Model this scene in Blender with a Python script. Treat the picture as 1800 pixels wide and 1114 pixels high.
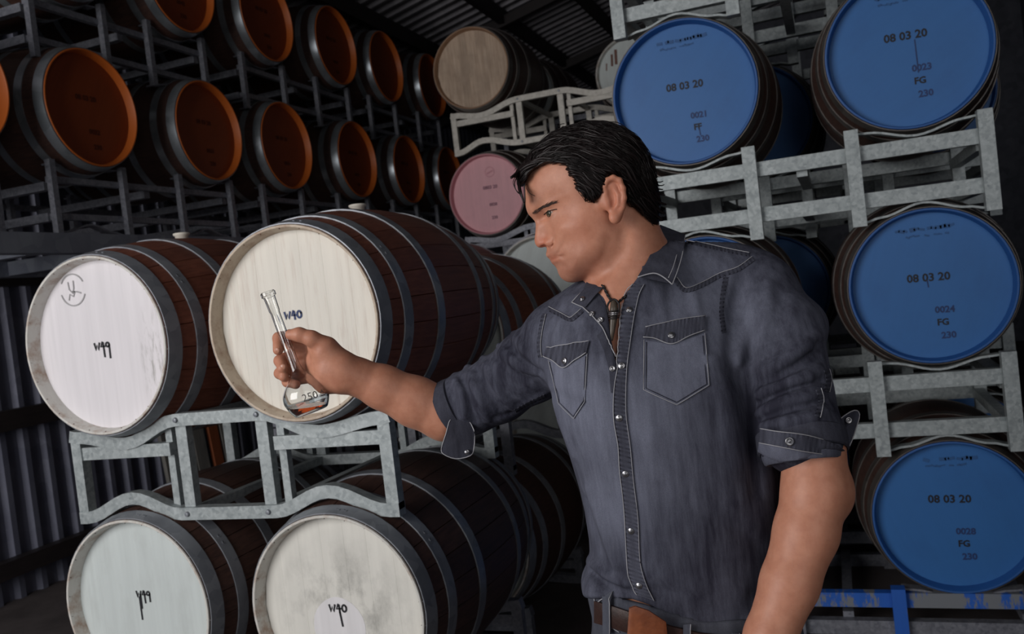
import bpy, bmesh, math, random
import numpy as np
from mathutils import Vector, Matrix
from mathutils.bvhtree import BVHTree

for o in list(bpy.data.objects): bpy.data.objects.remove(o, do_unlink=True)
S = bpy.context.scene
COL = S.collection
PI = math.pi
random.seed(7); RNG = np.random.default_rng(7)

# ------------------------------------------------------------------ camera
FPX = 1552.93                                     # focal length in pixels of the 1800 px wide frame
PITCH, ROLL, YAW = -.031606, -.116267, -.352696
_cp, _sp, _c, _s = math.cos(PITCH), math.sin(PITCH), math.cos(ROLL), math.sin(ROLL)
_u = np.array([0, -_sp, _cp]); _r = np.array([1., 0, 0]); _f = np.array([0, _cp, _sp])
_T = np.array([[math.cos(YAW), math.sin(YAW), 0], [-math.sin(YAW), math.cos(YAW), 0], [0, 0, 1]])
CR = np.array([_c*_r+_s*_u, -_s*_r+_c*_u, _f]) @ _T.T   # rows: right, up, forward
CC = np.array([0, 0, 1.5])
cam_d = bpy.data.cameras.new('camera'); cam = bpy.data.objects.new('camera', cam_d); COL.objects.link(cam)
cam_d.sensor_width = 36; cam_d.lens = FPX/1800*36; cam_d.clip_start = .05
cam.matrix_world = Matrix(((CR[0][0], CR[1][0], -CR[2][0], CC[0]), (CR[0][1], CR[1][1], -CR[2][1], CC[1]),
                           (CR[0][2], CR[1][2], -CR[2][2], CC[2]), (0, 0, 0, 1)))
cam_d.dof.use_dof = True; cam_d.dof.focus_distance = 1.5; cam_d.dof.aperture_fstop = 8
S.camera = cam

# ------------------------------------------------------------------ world, daylight, fill, exposure
W = bpy.data.worlds.new('overcast_sky'); S.world = W; W.use_nodes = True
W.node_tree.nodes['Background'].inputs[0].default_value = (.62, .72, .85, 1)
W.node_tree.nodes['Background'].inputs[1].default_value = .5
def area(name, loc, target, sx, sy, power, col):
    d = bpy.data.lights.new(name, 'AREA'); d.shape = 'RECTANGLE'; d.size = sx; d.size_y = sy; d.energy = power; d.color = col
    o = bpy.data.objects.new(name, d); COL.objects.link(o); o.location = loc
    o.rotation_euler = (Vector(target)-Vector(loc)).to_track_quat('-Z', 'Y').to_euler(); return o
area('door_daylight', (-3.1, -1.75, 2.3), (-2.2, 3, 1.6), 2.9, 2.5, 138, (1, .97, .95))
area('right_fill', (1.5, -1.3, 2.3), (-1.6, 3, 1.3), 1.8, 2.6, 20, (1, .96, .93))  # added fill lamp from the right, brightens the barrel flanks
S.view_settings.view_transform = 'Standard'; S.view_settings.look = 'None'
S.view_settings.exposure = 0.0; S.view_settings.gamma = 1; S.view_settings.use_curve_mapping = False

# ------------------------------------------------------------------ pixel helpers (place things where the lens saw them)
def ray(px, py): return CR[0]*(px-900)/FPX + CR[1]*(557-py)/FPX + CR[2]
def U(px, py, depth): return CC + ray(px, py)*depth
def on(px, py, ax, val):
    d = ray(px, py); return CC + d*((val-CC[ax])/d[ax])

# ------------------------------------------------------------------ materials
def lin(c): return tuple(((v/255)/12.92 if v/255 <= .04045 else ((v/255+.055)/1.055)**2.4) for v in c)
def new_mat(name):
    m = bpy.data.materials.new(name); m.use_nodes = True
    nt = m.node_tree; return m, nt, nt.nodes['Principled BSDF']
def N(nt, t, **kw):
    n = nt.nodes.new(t)
    for k, v in kw.items():
        if k in n.inputs.keys(): n.inputs[k].default_value = v
        else: setattr(n, k, v)
    return n
def mixc(nt, fac, a, b, blend='MIX'):
    n = nt.nodes.new('ShaderNodeMix'); n.data_type = 'RGBA'; n.blend_type = blend
    for s, v in ((n.inputs[0], fac), (n.inputs[6], a), (n.inputs[7], b)):
        if hasattr(v, 'is_linked'): nt.links.new(v, s)
        elif isinstance(v, (tuple, list)): s.default_value = tuple(v)+((1,) if len(v) == 3 else ())
        else: s.default_value = v
    return n.outputs[2]
def ramp(nt, src, stops):
    n = nt.nodes.new('ShaderNodeValToRGB'); nt.links.new(src, n.inputs[0]); e = n.color_ramp.elements
    for i, (p, c) in enumerate(stops):
        el = e[i] if i < 2 else e.new(p)
        el.position = p; el.color = (c, c, c, 1) if not isinstance(c, tuple) else tuple(c)+((1,) if len(c) == 3 else ())
    return n.outputs[0]
def coords(nt, scale=(1, 1, 1), kind='Object', rnd=False):
    tc = nt.nodes.new('ShaderNodeTexCoord'); mp = nt.nodes.new('ShaderNodeMapping'); mp.inputs['Scale'].default_value = scale
    nt.links.new(tc.outputs[kind], mp.inputs[0])
    if rnd:
        oi = nt.nodes.new('ShaderNodeObjectInfo'); m = N(nt, 'ShaderNodeMath', operation='MULTIPLY'); m.inputs[1].default_value = 37.
        nt.links.new(oi.outputs['Random'], m.inputs[0]); nt.links.new(m.outputs[0], mp.inputs['Location'])
    return mp.outputs[0]
def noise(nt, vec, scale, detail=4, rough=.55, out='Fac'):
    n = N(nt, 'ShaderNodeTexNoise'); n.inputs['Scale'].default_value = scale; n.inputs['Detail'].default_value = detail; n.inputs['Roughness'].default_value = rough
    nt.links.new(vec, n.inputs['Vector']); return n.outputs[out]
def bump(nt, bs, h, strength, dist=.01):
    b = N(nt, 'ShaderNodeBump'); b.inputs['Strength'].default_value = strength; b.inputs['Distance'].default_value = dist
    nt.links.new(h, b.inputs['Height']); nt.links.new(b.outputs[0], bs.inputs['Normal'])

def mat_plain(name, col, rough=.6, metal=0., var=.12, scale=12, bmp=0):
    m, nt, b = new_mat(name); c = lin(col); v = coords(nt, rnd=True)
    n = noise(nt, v, scale)
    dark = tuple(x*(1-var*2) for x in c)
    nt.links.new(mixc(nt, ramp(nt, n, [(.3, 0.), (.7, 1.)]), dark, c), b.inputs['Base Color'])
    b.inputs['Roughness'].default_value = rough; b.inputs['Metallic'].default_value = metal
    if bmp: bump(nt, b, n, bmp)
    return m
def mat_wood(name, c1, c2, grain=(30, 2.2, 30), rough=.6, dirt=.35):
    m, nt, b = new_mat(name); v = coords(nt, grain, rnd=True); v2 = coords(nt, (1, 1, 1), rnd=True)
    g = noise(nt, v, 3.0, 6, .65); d = noise(nt, v2, 5, 4)
    oi = nt.nodes.new('ShaderNodeObjectInfo')
    base = mixc(nt, ramp(nt, g, [(.3, 0.), (.72, 1.)]), lin(c1), lin(c2))
    base = mixc(nt, ramp(nt, oi.outputs['Random'], [(0, 0.), (1, .35)]), base, tuple(x*.72 for x in lin(c1)))
    base = mixc(nt, ramp(nt, d, [(.42, 0.), (.75, dirt)]), base, tuple(x*.45 for x in lin(c1)))
    nt.links.new(base, b.inputs['Base Color']); b.inputs['Roughness'].default_value = rough
    bump(nt, b, g, .25, .004); return m
def mat_metal(name, c1, c2, rough=.45, metal=.55, scale=30):
    m, nt, b = new_mat(name); v = coords(nt, rnd=True)
    vo = N(nt, 'ShaderNodeTexVoronoi'); vo.inputs['Scale'].default_value = scale; nt.links.new(v, vo.inputs['Vector'])
    n = noise(nt, v, scale*.35, 5, .6)
    a = mixc(nt, .35, n, vo.outputs['Color']); r = ramp(nt, a, [(.25, 0.), (.75, 1.)])
    nt.links.new(mixc(nt, r, lin(c1), lin(c2)), b.inputs['Base Color'])
    b.inputs['Roughness'].default_value = rough; b.inputs['Metallic'].default_value = metal
    bump(nt, b, n, .15, .003); return m
def mat_paint(name, col, stain=(60, 55, 52), amount=0., blot=(3, 3, 3), lo=.5, hi=.8, rough=.55, grain=.08, seed=0., patch=None):
    """flat paint over boards with a little grain; stain = dirt marks; patch=(x,z,r) keeps the dirt near one spot of the head"""
    m, nt, b = new_mat(name); v = coords(nt, (1, 1, 1)); vg = coords(nt, (40, 40, 1.6))
    g = noise(nt, vg, 1.4, 4)
    base = mixc(nt, ramp(nt, g, [(.35, 0.), (.7, 1.)]), tuple(x*(1-grain) for x in lin(col)), lin(col))
    if amount:
        vb = coords(nt, blot); mp = vb.node; mp.inputs['Location'].default_value = (seed, seed*.7, seed*1.3)
        s = ramp(nt, noise(nt, vb, 3, 7, .7), [(lo, 0.), (hi, 1.)])
        f = N(nt, 'ShaderNodeMath', operation='MULTIPLY'); nt.links.new(s, f.inputs[0]); f.inputs[1].default_value = amount
        fo = f.outputs[0]
        if patch:
            sub = N(nt, 'ShaderNodeVectorMath', operation='SUBTRACT'); nt.links.new(v, sub.inputs[0]); sub.inputs[1].default_value = (patch[0], 0, patch[1])
            scl = N(nt, 'ShaderNodeVectorMath', operation='MULTIPLY'); nt.links.new(sub.outputs[0], scl.inputs[0]); scl.inputs[1].default_value = (1/patch[2], 0, 1/patch[3])
            ln = N(nt, 'ShaderNodeVectorMath', operation='LENGTH'); nt.links.new(scl.outputs[0], ln.inputs[0])
            k = ramp(nt, ln.outputs['Value'], [(.25, 1.), (1., 0.)])
            f2 = N(nt, 'ShaderNodeMath', operation='MULTIPLY'); nt.links.new(fo, f2.inputs[0]); nt.links.new(k, f2.inputs[1]); fo = f2.outputs[0]
        base = mixc(nt, fo, base, lin(stain))
    nt.links.new(base, b.inputs['Base Color']); b.inputs['Roughness'].default_value = rough
    bump(nt, b, g, .08, .003); return m

M = {}
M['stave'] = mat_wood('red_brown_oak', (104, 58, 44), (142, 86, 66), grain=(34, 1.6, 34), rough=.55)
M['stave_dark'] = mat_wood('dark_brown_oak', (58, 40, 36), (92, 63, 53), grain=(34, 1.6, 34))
M['hoop'] = mat_metal('galvanised_hoop', (112, 116, 124), (150, 154, 160), .4, .3, 26)
M['hoop_old'] = mat_metal('dull_hoop', (74, 68, 65), (104, 98, 94), .4, .35, 20)
M['hoop_bright'] = mat_metal('bright_steel_hoop', (140, 148, 154), (184, 190, 196), .3, .7, 16)
M['galv'] = mat_metal('galvanised_tube', (134, 142, 144), (182, 189, 190), .5, .35, 90)
M['galv_dull'] = mat_metal('weathered_tube', (104, 106, 116), (146, 148, 156), .5, .4, 90)
M['white1'] = mat_paint('white_paint_streaked', (232, 228, 232), (92, 90, 74), .75, (26, 26, 5), .5, .72, seed=3.3, patch=(.2, -.06, .075, .19))
M['white2'] = mat_paint('white_paint_boards', (236, 231, 220), (170, 130, 110), .45, (18, 18, 1.5), .52, .8, seed=1.4)
M['white3'] = mat_paint('white_paint_cool', (208, 216, 215), (150, 150, 146), .3, (5, 5, 2), .5, .9, seed=8.)
M['white4'] = mat_paint('white_paint_mouldy', (232, 230, 222), (84, 84, 80), .9, (3.5, 3.5, 2.2), .44, .74, seed=5.2, patch=(.0, -.03, .27, .27))
M['chime_white'] = mat_paint('white_rim', (214, 212, 206), (150, 112, 84), .8, (5, 5, 5), .48, .7, seed=2.)
M['chime_tan'] = mat_paint('tan_rim', (206, 190, 170), (140, 100, 76), .7, (6, 6, 6), .45, .7, seed=4.)
M['blue'] = mat_paint('blue_paint', (48, 108, 174), (26, 60, 120), .25, (2, 2, 2), .5, .9, rough=.5, grain=.04)
M['blue_rim'] = mat_paint('blue_rim_paint', (38, 90, 158), (26, 60, 120), .25, (4, 4, 4), .5, .9, rough=.5)
M['orange'] = mat_paint('orange_paint', (136, 62, 28), (96, 36, 16), .4, (6, 6, 1.2), .45, .85, rough=.5)
M['orange_rim'] = mat_paint('orange_rim_paint', (198, 102, 38), (150, 70, 20), .3, (4, 4, 4), .5, .9, rough=.5)
M['pink'] = mat_paint('pink_paint', (230, 172, 180), (170, 110, 130), .3, (3, 3, 3), .5, .9)
M['pink_rim'] = mat_paint('pink_rim_paint', (206, 140, 150), (150, 100, 110), .3, (3, 3, 3), .5, .9)
M['raw'] = mat_wood('pale_oak_board', (172, 146, 124), (208, 186, 164), grain=(26, 26, 1.6), rough=.6, dirt=.6)
M['raw_rim'] = mat_wood('pale_oak_rim', (150, 112, 84), (186, 150, 120), grain=(10, 10, 10))
M['bung'] = mat_plain('silicone_bung', (226, 220, 208), .5)
M['ink_faded'] = mat_plain('faded_blue_stamp', (42, 92, 150), .6)
M['galv_warm'] = mat_metal('pale_painted_tube', (164, 160, 152), (200, 196, 188), .5, .2, 60)
M['ink'] = mat_plain('black_marker', (26, 26, 34), .6)
M['ink_blue'] = mat_plain('faded_marker', (38, 60, 112), .6)
M['ink_grey'] = mat_plain('grey_stamp', (172, 170, 172), .6)
M['ink_orange'] = mat_plain('brown_stencil', (84, 36, 18), .6)
M['ink_pink'] = mat_plain('plum_stencil', (130, 84, 104), .6)
M['cladding'] = mat_metal('painted_steel_cladding', (96, 98, 116), (122, 124, 140), .5, .2, 8)
M['roofing'] = mat_metal('zinc_roofing', (120, 118, 124), (160, 156, 162), .45, .35, 8)
M['steel'] = mat_metal('dark_steel', (58, 60, 70), (86, 88, 98), .5, .4, 12)
M['beam'] = mat_metal('grey_steel_beam', (116, 120, 134), (150, 156, 166), .5, .4, 14)
M['timber'] = mat_wood('black_timber', (34, 28, 30), (52, 44, 44))
M['concrete'] = mat_plain('concrete_floor', (96, 88, 88), .8, 0, .2, 5, .2)
M['blue_tube'] = mat_paint('blue_overpaint', (36, 96, 190), (120, 124, 130), 1., (3, .5, 1.), .5, .54, seed=6.)
M['board'] = mat_wood('leaning_board', (150, 80, 46), (180, 104, 66), grain=(20, 20, 2))
M['board_grey'] = mat_wood('grey_board', (128, 126, 122), (168, 164, 158), grain=(20, 20, 2))

# ------------------------------------------------------------------ mesh helpers
def mesh(name, verts, faces, mat=None, smooth=False):
    me = bpy.data.meshes.new(name); me.from_pydata([tuple(map(float, v)) for v in verts], [], [tuple(int(i) for i in f) for f in faces]); me.update()
    if mat is not None: me.materials.append(mat)
    if smooth: me.polygons.foreach_set('use_smooth', [True]*len(me.polygons))
    return me
def obj(name, me, parent=None, loc=(0, 0, 0), rot=(0, 0, 0)):
    o = bpy.data.objects.new(name, me); COL.objects.link(o); o.location = loc; o.rotation_euler = rot
    if parent is not None: o.parent = parent
    return o
def tag(o, label=None, cat=None, group=None, kind=None):
    for k, v in (('label', label), ('category', cat), ('group', group), ('kind', kind)):
        if v: o[k] = v
    return o
def thing(name, loc, label, cat, group=None, rz=0):
    return tag(obj(name, None, None, loc, (0, 0, rz)), label, cat, group)
class MB:
    def __init__(s): s.v = []; s.f = []
    def add(s, v, f):
        n = len(s.v); s.v += [tuple(map(float, p)) for p in v]; s.f += [tuple(i+n for i in q) for q in f]; return s
    def box(s, c, h, R=None):
        pts = [np.array((x, y, z))*np.array(h) for x in (-1, 1) for y in (-1, 1) for z in (-1, 1)]
        if R is not None: pts = [np.array(R) @ p for p in pts]
        pts = [p+np.array(c) for p in pts]
        return s.add(pts, [(0, 1, 3, 2), (4, 6, 7, 5), (0, 4, 5, 1), (2, 3, 7, 6), (0, 2, 6, 4), (1, 5, 7, 3)])
    def sweep(s, pts, w, h, up=(0, 0, 1), n=4, closed=False, radii=None):
        """square (n=4) or round profile swept along pts; w across, h along 'up'"""
        pts = [np.array(p, float) for p in pts]; up = np.array(up, float); rings = []
        for i, p in enumerate(pts):
            t = pts[min(i+1, len(pts)-1)]-pts[max(i-1, 0)]; t = t/(np.linalg.norm(t)+1e-9)
            a = np.cross(t, up)
            if np.linalg.norm(a) < 1e-4: a = np.cross(t, (1, .1, 0))
            a /= np.linalg.norm(a); b = np.cross(a, t)
            k = 1 if radii is None else radii[i]
            if n == 4: rings.append([p+a*sx*w/2*k+b*sz*h/2*k for sx, sz in ((-1, -1), (1, -1), (1, 1), (-1, 1))])
            else: rings.append([p+a*math.cos(2*PI*j/n)*w/2*k+b*math.sin(2*PI*j/n)*h/2*k for j in range(n)])
        v = [q for r in rings for q in r]; f = []
        for i in range(len(pts)-1):
            for j in range(n): f.append((i*n+j, i*n+(j+1) % n, (i+1)*n+(j+1) % n, (i+1)*n+j))
        f.append(tuple(range(n))[::-1]); f.append(tuple(range((len(pts)-1)*n, len(pts)*n)))
        return s.add(v, f)
    def lathe(s, prof, n=48, axis='y', closed=False):
        """prof: list of (t along axis, r)"""
        v = []; f = []
        for t, r in prof:
            for j in range(n):
                a = 2*PI*j/n; x, z = r*math.cos(a), r*math.sin(a)
                v.append((x, t, z) if axis == 'y' else (x, z, t))
        m = len(prof)
        for i in range(m if closed else m-1):
            for j in range(n):
                k = (i+1) % m; q = (i*n+j, k*n+j, k*n+(j+1) % n, i*n+(j+1) % n)
                f.append(q if axis == 'y' else q[::-1])
        return s.add(v, f)
    def mesh(s, name, mat=None, smooth=False):
        me = mesh(name, s.v, s.f, mat, smooth); return me
    def obj(s, name, mat=None, parent=None, loc=(0, 0, 0), rot=(0, 0, 0), smooth=False): return obj(name, s.mesh(name, mat, smooth), parent, loc, rot)
def sharp(me, deg=35):
    me.polygons.foreach_set('use_smooth', [True]*len(me.polygons))
    try: me.set_sharp_from_angle(angle=math.radians(deg))
    except Exception: pass
    return me
FONT_CACHE = {}
def text_mesh(txt, size):
    k = (txt, size)
    if k not in FONT_CACHE:
        c = bpy.data.curves.new('lettering', 'FONT'); c.body = txt; c.size = size; c.align_x = 'CENTER'; c.align_y = 'CENTER'; c.extrude = .0004; c.offset = .0011 if size > .025 else 0.; c.resolution_u = 2
        o = bpy.data.objects.new('lettering_source', c); COL.objects.link(o)
        dg = bpy.context.evaluated_depsgraph_get(); me = bpy.data.meshes.new_from_object(o.evaluated_get(dg))
        bpy.data.objects.remove(o, do_unlink=True); FONT_CACHE[k] = me
    return FONT_CACHE[k].copy()

# ================================================================== the shed
XW = -4.77
def corrugated(name, n, pitch, length, depth, mat, prof=((0, 0), (.12, 0), (.2, 1), (.42, 1), (.5, 0))):
    """sheet in the uv plane: u across the ribs, v along them, w = rib height"""
    us, ws = [], []
    for i in range(n):
        for a, b in prof[:-1]: us.append((i+a)*pitch); ws.append(b*depth)
    us.append(n*pitch); ws.append(0)
    v = []; f = []
    for u, w in zip(us, ws): v += [(u, 0, w), (u, length, w)]
    for i in range(len(us)-1): f.append((2*i, 2*i+2, 2*i+3, 2*i+1))
    return v, f
RIB = ((0, 0), (.52, 0), (.62, 1), (.86, 1), (1., 0))
fl = MB().box((-1.5, 4.5, -.05), (4.2, 9.5, .05)).obj('floor', M['concrete']); tag(fl, 'worn grey concrete floor of the shed', None, None, 'structure')
# left wall: cladding sheets, each its own piece
v, f = corrugated('s', 6, .158, 4.6, .035, None, RIB)
sheet = mesh('cladding_sheet', [(w, u, z) for u, z, w in v], [q[::-1] for q in f], M['cladding'])
wl = MB().box((XW-.06, 5.2, 2.2), (.02, 8.5, 2.2)).obj('wall_left', M['steel']); tag(wl, 'dark backing of the ribbed left shed wall', None, None, 'structure')
for i in range(18):
    o = obj('cladding_sheet', sheet, wl, (XW, -3.2+i*6*.158, 0)); o.rotation_euler = (0, 0, 0)
for z, h in ((.21, .05), (1.07, .06), (1.93, .06), (3.0, .06)):
    MB().box((XW+.075, 5.2, z), (.04, 8.5, h)).obj('girt', M['timber'], wl)
wb = MB().box((-1.5, 13.6, 2.6), (4.2, .05, 2.9)).obj('wall_back', M['steel']); tag(wb, 'dark far wall of the shed', None, None, 'structure')
wr = MB().box((2.7, 4.5, 2.9), (.05, 9.5, 3.3)).obj('wall_right', M['steel']); tag(wr, 'dark right wall of the shed', None, None, 'structure')
wf = MB()
wf.box((-.4, -1.85, 2.6), (1.0, .05, 2.9)); wf.box((-3.2, -1.85, 4.7), (1.7, .05, 1.1))
tag(wf.obj('wall_front', M['steel']), 'dark front wall around the open shed door', None, None, 'structure')
# roof: rises to the right, ribs run up the slope, purlins run front to back
EAVE, SLOPE = 3.95, .24
roof = MB().box((-1.05, 5.2, EAVE+SLOPE*(-1.05-XW)+.06), (4.1, 8.6, .01), ((1, 0, -SLOPE), (0, 1, 0), (SLOPE, 0, 1))).obj('ceiling', M['steel'])
tag(roof, 'dark upper skin of the shed roof', None, None, 'structure')
RL = 7.9
v, f = corrugated('r', 6, .17, RL, .035, None, RIB)
rsheet = mesh('roof_sheet', [(l/math.hypot(1, SLOPE), u, -w+SLOPE*l/math.hypot(1, SLOPE)) for u, l, w in v], f, M['roofing'])
for i in range(17): obj('roof_sheet', rsheet, roof, (XW, -3.2+i*6*.17, EAVE))
for x in (-4.5, -3.72, -2.93, -2.2, -1.2, -.2, .8, 1.8):
    MB().box((x, 5.2, EAVE+SLOPE*(x-XW)-.11), (.03, 8.4, .075)).obj('purlin', M['timber'], roof)
for y in (5.6, 8.7, 10.95):
    MB().sweep([(XW, y, EAVE-.16), (2.6, y, EAVE-.16+SLOPE*7.37)], .06, .1).obj('rafter', M['timber'], roof)

# ================================================================== barrels
BL, R0, RB = .95, .29, .352          # length, end radius, bilge radius
def br(y): return R0+(RB-R0)*(1-(2*y/BL)**2)         # y from -BL/2 to BL/2
YS = [-BL/2+BL*i/12 for i in range(13)]
REC, CH = .042, .016                  # head recess, chime thickness
ri = R0-CH
def body_mesh(mat):
    b = MB().lathe([(y, br(y)) for y in YS], 56); return b.mesh('body', mat, True)
BODY = {k: body_mesh(M[k]) for k in ('stave', 'stave_dark')}
NST = 26
def stave_mesh(mat, a=2*PI/NST, th=.013):
    v = []; f = []; ys = [-BL/2+.0+BL*i/8 for i in range(9)]
    for y in ys:
        r = br(y); g = .0007/r
        for ang, rr in ((-a/2+g, r-th), (-a/2+g, r-.0015), (-a/2+g*2.5, r), (0, r), (a/2-g*2.5, r), (a/2-g, r-.0015), (a/2-g, r-th)):
            v.append((rr*math.sin(ang), y, rr*math.cos(ang)))
    for i in range(8):
        for j in range(6): f.append((i*7+j, i*7+j+1, (i+1)*7+j+1, (i+1)*7+j))
    return sharp(mesh('stave', v, f, mat), 50)
STAVE = {k: stave_mesh(M[k]) for k in ('stave', 'stave_dark')}
def hoop_mesh(y0, y1, mat):
    t = .0035; ys = (y0, (y0+y1)/2, y1)
    p = [(y, br(y)+t) for y in ys]+[(y, br(y)-.002) for y in ys[::-1]]
    return sharp(MB().lathe(p, 56, closed=True).mesh('hoop', mat), 40)
HY = ((-BL/2+.004, -BL/2+.052), (-BL/2+.108, -BL/2+.148), (-BL/2+.285, -BL/2+.325))
HOOP = {k: [hoop_mesh(a, b, M[k]) for a, b in HY] for k in ('hoop', 'hoop_old', 'hoop_bright')}
RIVET = MB().lathe([(-.003, .0), (-.0028, .004), (0, .006), (.001, .006)], 8, axis='z').mesh('rivet', M['hoop'], True)
def chime_mesh(mat):
    y = -BL/2
    p = [(y+.005, br(y)+.0006), (y-.003, R0-.002), (y-.004, R0-.0045), (y-.003, R0-.0085), (y+.004, R0-.0115), (y+REC+.004, ri-.001)]
    return sharp(MB().lathe(p, 64).mesh('chime', mat), 40)
def head_mesh(mat):
    y = -BL/2+REC; b = MB(); n = 64
    b.add([(0, y, 0)]+[((ri)*math.cos(2*PI*j/n), y, ri*math.sin(2*PI*j/n)) for j in range(n)], [(0, 1+j, 1+(j+1) % n) for j in range(n)])
    return b.mesh('head', mat)
def back_mesh(mat):
    y = BL/2-REC; b = MB(); n = 40
    b.add([(0, y, 0)]+[((ri)*math.cos(2*PI*j/n), y, ri*math.sin(2*PI*j/n)) for j in range(n)], [(0, 1+(j+1) % n, 1+j) for j in range(n)])
    b.lathe([(y, ri), (BL/2+.003, ri+.012), (BL/2+.003, R0-.003), (BL/2-.005, R0+.001)], 40)
    return b.mesh('back_head', mat)
def board_mesh(x0, x1, mat, gap=.00006, th=.018):
    y = -BL/2+REC; r = ri-.001; b = MB(); x0 += gap; x1 -= gap
    xs = np.linspace(max(x0, -r), min(x1, r), 9); top = [(x, math.sqrt(max(r*r-x*x, 1e-6))) for x in xs]
    ring = [(x, z) for x, z in top]+[(x, -z) for x, z in top[::-1]]
    n = len(ring); bev = .0003; cx = (x0+x1)/2
    v = [(cx+(x-cx)*(1-2*bev/(x1-x0)), y, z) for x, z in ring]+[(x, y+bev, z) for x, z in ring]+[(x, y+th, z) for x, z in ring]
    f = [tuple(range(n))[::-1]]
    for k in range(2):
        for j in range(n): f.append((k*n+j, k*n+(j+1) % n, (k+1)*n+(j+1) % n, (k+1)*n+j)[::-1])
    f = [q[::-1] for q in f]
    return mesh('head_board', v, f, mat)
CACHE = {}
def cached(fn, *a):
    k = (fn.__name__,)+a
    if k not in CACHE: CACHE[k] = fn(*a)
    return CACHE[k]
CZ = RB
BUNG = MB().lathe([(-.02, .022), (.012, .024), (.016, .03), (.022, .03), (.024, .024), (.024, .001)], 20, axis='z').mesh('bung', M['bung'], True)
def head_part(t, name, me, dy=0, label=None):
    o = obj(name, me, t, (0, 0, CZ))
    if label: o['label'] = label
    return o
def barrel(loc, rz, label, head='blue', rim='blue_rim', wood='stave_dark', hoop='hoop_old', staves=False, boards=None, bung=False, group=None, roll=0., name='wine_barrel', seed=0):
    """loc = centre of the front head rim; the barrel lies with its axis running back from it"""
    d = np.array((-math.sin(rz), math.cos(rz), 0))*BL/2
    t = thing(name, (loc[0]+d[0], loc[1]+d[1], loc[2]-CZ), label, 'barrel', group, rz)
    if staves:
        for k in range(NST): obj('stave', STAVE[wood], t, (0, 0, CZ), (0, 2*PI*(k+.5)/NST, 0))
    else: obj('body', BODY[wood], t, (0, 0, CZ), (0, roll, 0))
    for k in range(3):
        h = obj('hoop', HOOP[hoop][k], t, (0, 0, CZ), (0, .3*k+roll, 0)); obj('hoop', HOOP[hoop][k], t, (0, 0, CZ), (0, .2*k, PI))
        if staves and k < 2:
            ym = sum(HY[k])/2
            for a in (.12+.5*k+roll, .2+.5*k+roll):
                r = br(ym)+.0035; obj('rivet', RIVET, h, (r*math.sin(a), ym, r*math.cos(a)), (0, a, 0))
    obj('chime', cached(chime_mesh, M[rim]), t, (0, 0, CZ))
    if boards:
        xs = boards
        for i in range(len(xs)-1): obj('head_board', board_mesh(xs[i], xs[i+1], M[head]), t, (0, 0, CZ), (0, roll, 0))
    else: obj('head', cached(head_mesh, M[head]), t, (0, 0, CZ), (0, roll, 0))
    obj('back_head', cached(back_mesh, M[wood]), t, (0, 0, CZ))
    if bung: obj('bung', BUNG, t, (0, .0, CZ+RB-.002))
    return t
HF = -BL/2+REC-.0015                    # just in front of the head face
def stencil(t, txt, x, z, size, mat, rot=0., name='stencil'):
    me = text_mesh(txt, size); me.materials.clear(); me.materials.append(M[mat])
    return obj(name, me, t, (x, HF, CZ+z), (PI/2, rot, 0))
def strokes(t, lines, x, z, size, mat, w=.006, name='handwriting'):
    """hand lettering: polylines in a unit box, drawn with a flat marker stroke"""
    b = MB()
    for ln in lines: b.sweep([(x+p[0]*size, HF, CZ+z+p[1]*size) for p in ln], .0012, w*(1 if len(ln) < 40 else 1), up=(0, 1, 0)) if False else b.add(*flat_stroke([(x+p[0]*size, z+CZ+p[1]*size) for p in ln], w))
    return b.obj(name, M[mat], t)
def flat_stroke(pts, w):
    pts = [np.array(p) for p in pts]; v = []; f = []
    for i, p in enumerate(pts):
        d = pts[min(i+1, len(pts)-1)]-pts[max(i-1, 0)]; d = d/(np.linalg.norm(d)+1e-9); nrm = np.array((-d[1], d[0]))
        if i == 0: p = p-d*w*.4
        if i == len(pts)-1: p = p+d*w*.4
        a, c = p+nrm*w/2, p-nrm*w/2
        v += [(a[0], HF, a[1]), (c[0], HF, c[1])]
    for i in range(len(pts)-1): f.append((2*i, 2*i+1, 2*i+3, 2*i+2))
    v2 = [(p[0], p[1]-.0006, p[2]) for p in v]
    return v+v2, f+[tuple(len(v)+k for k in q) for q in f]
def arc(cx, cy, r, a0, a1, n=12, ry=None): return [(cx+r*math.cos(a0+(a1-a0)*i/n), cy+(ry or r)*math.sin(a0+(a1-a0)*i/n)) for i in range(n+1)]
LW = [[(-1.3, .42), (-1.12, -.4), (-.92, .2), (-.74, -.4), (-.5, .42)]]
L4 = [[(-.02, .5), (-.3, -.05), (.28, -.02)], [(.1, .4), (.12, -.5)]]
L0 = [arc(.8, .02, .3, .4, .4+2*PI, 16, .42)]
L9 = [arc(.78, .15, .26, -.3, 2*PI-.3, 14), [(1.03, .1), (1.0, -.75)]]

FX, FY, FZ, FS, FDZ = -2.243, 2.2, 1.474, .747, .857
WB = [-.3, -.2, -.128, -.05, .03, .105, .19, .3]
GF = 'white-headed barrels of the front stack'
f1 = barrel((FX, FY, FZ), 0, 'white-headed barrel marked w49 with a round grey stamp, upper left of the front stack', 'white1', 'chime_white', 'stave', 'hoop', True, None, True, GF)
strokes(f1, LW+L4[:1]+[[(.1, .4), (.14, -1.3)]]+[L9[0]]+[[(1.03, .1), (1.0, -1.5)]], -.005, -.005, .026, 'ink', .0065)
strokes(f1, [arc(0, 0, 1, .5, 2.6), arc(0, 0, 1, 3.4, 5.9), [(-.32, .5), (-.28, .05), (-.02, -.22), (.1, .1), (.12, .55)], [(-.02, -.1), (.35, -.15), (.62, -.25)], [(-.4, -.6), (-.28, -.25), (0, -.42), (.15, -.12)]],
        -.1, .19, .052, 'ink_grey', .0045, 'stamp')
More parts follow.
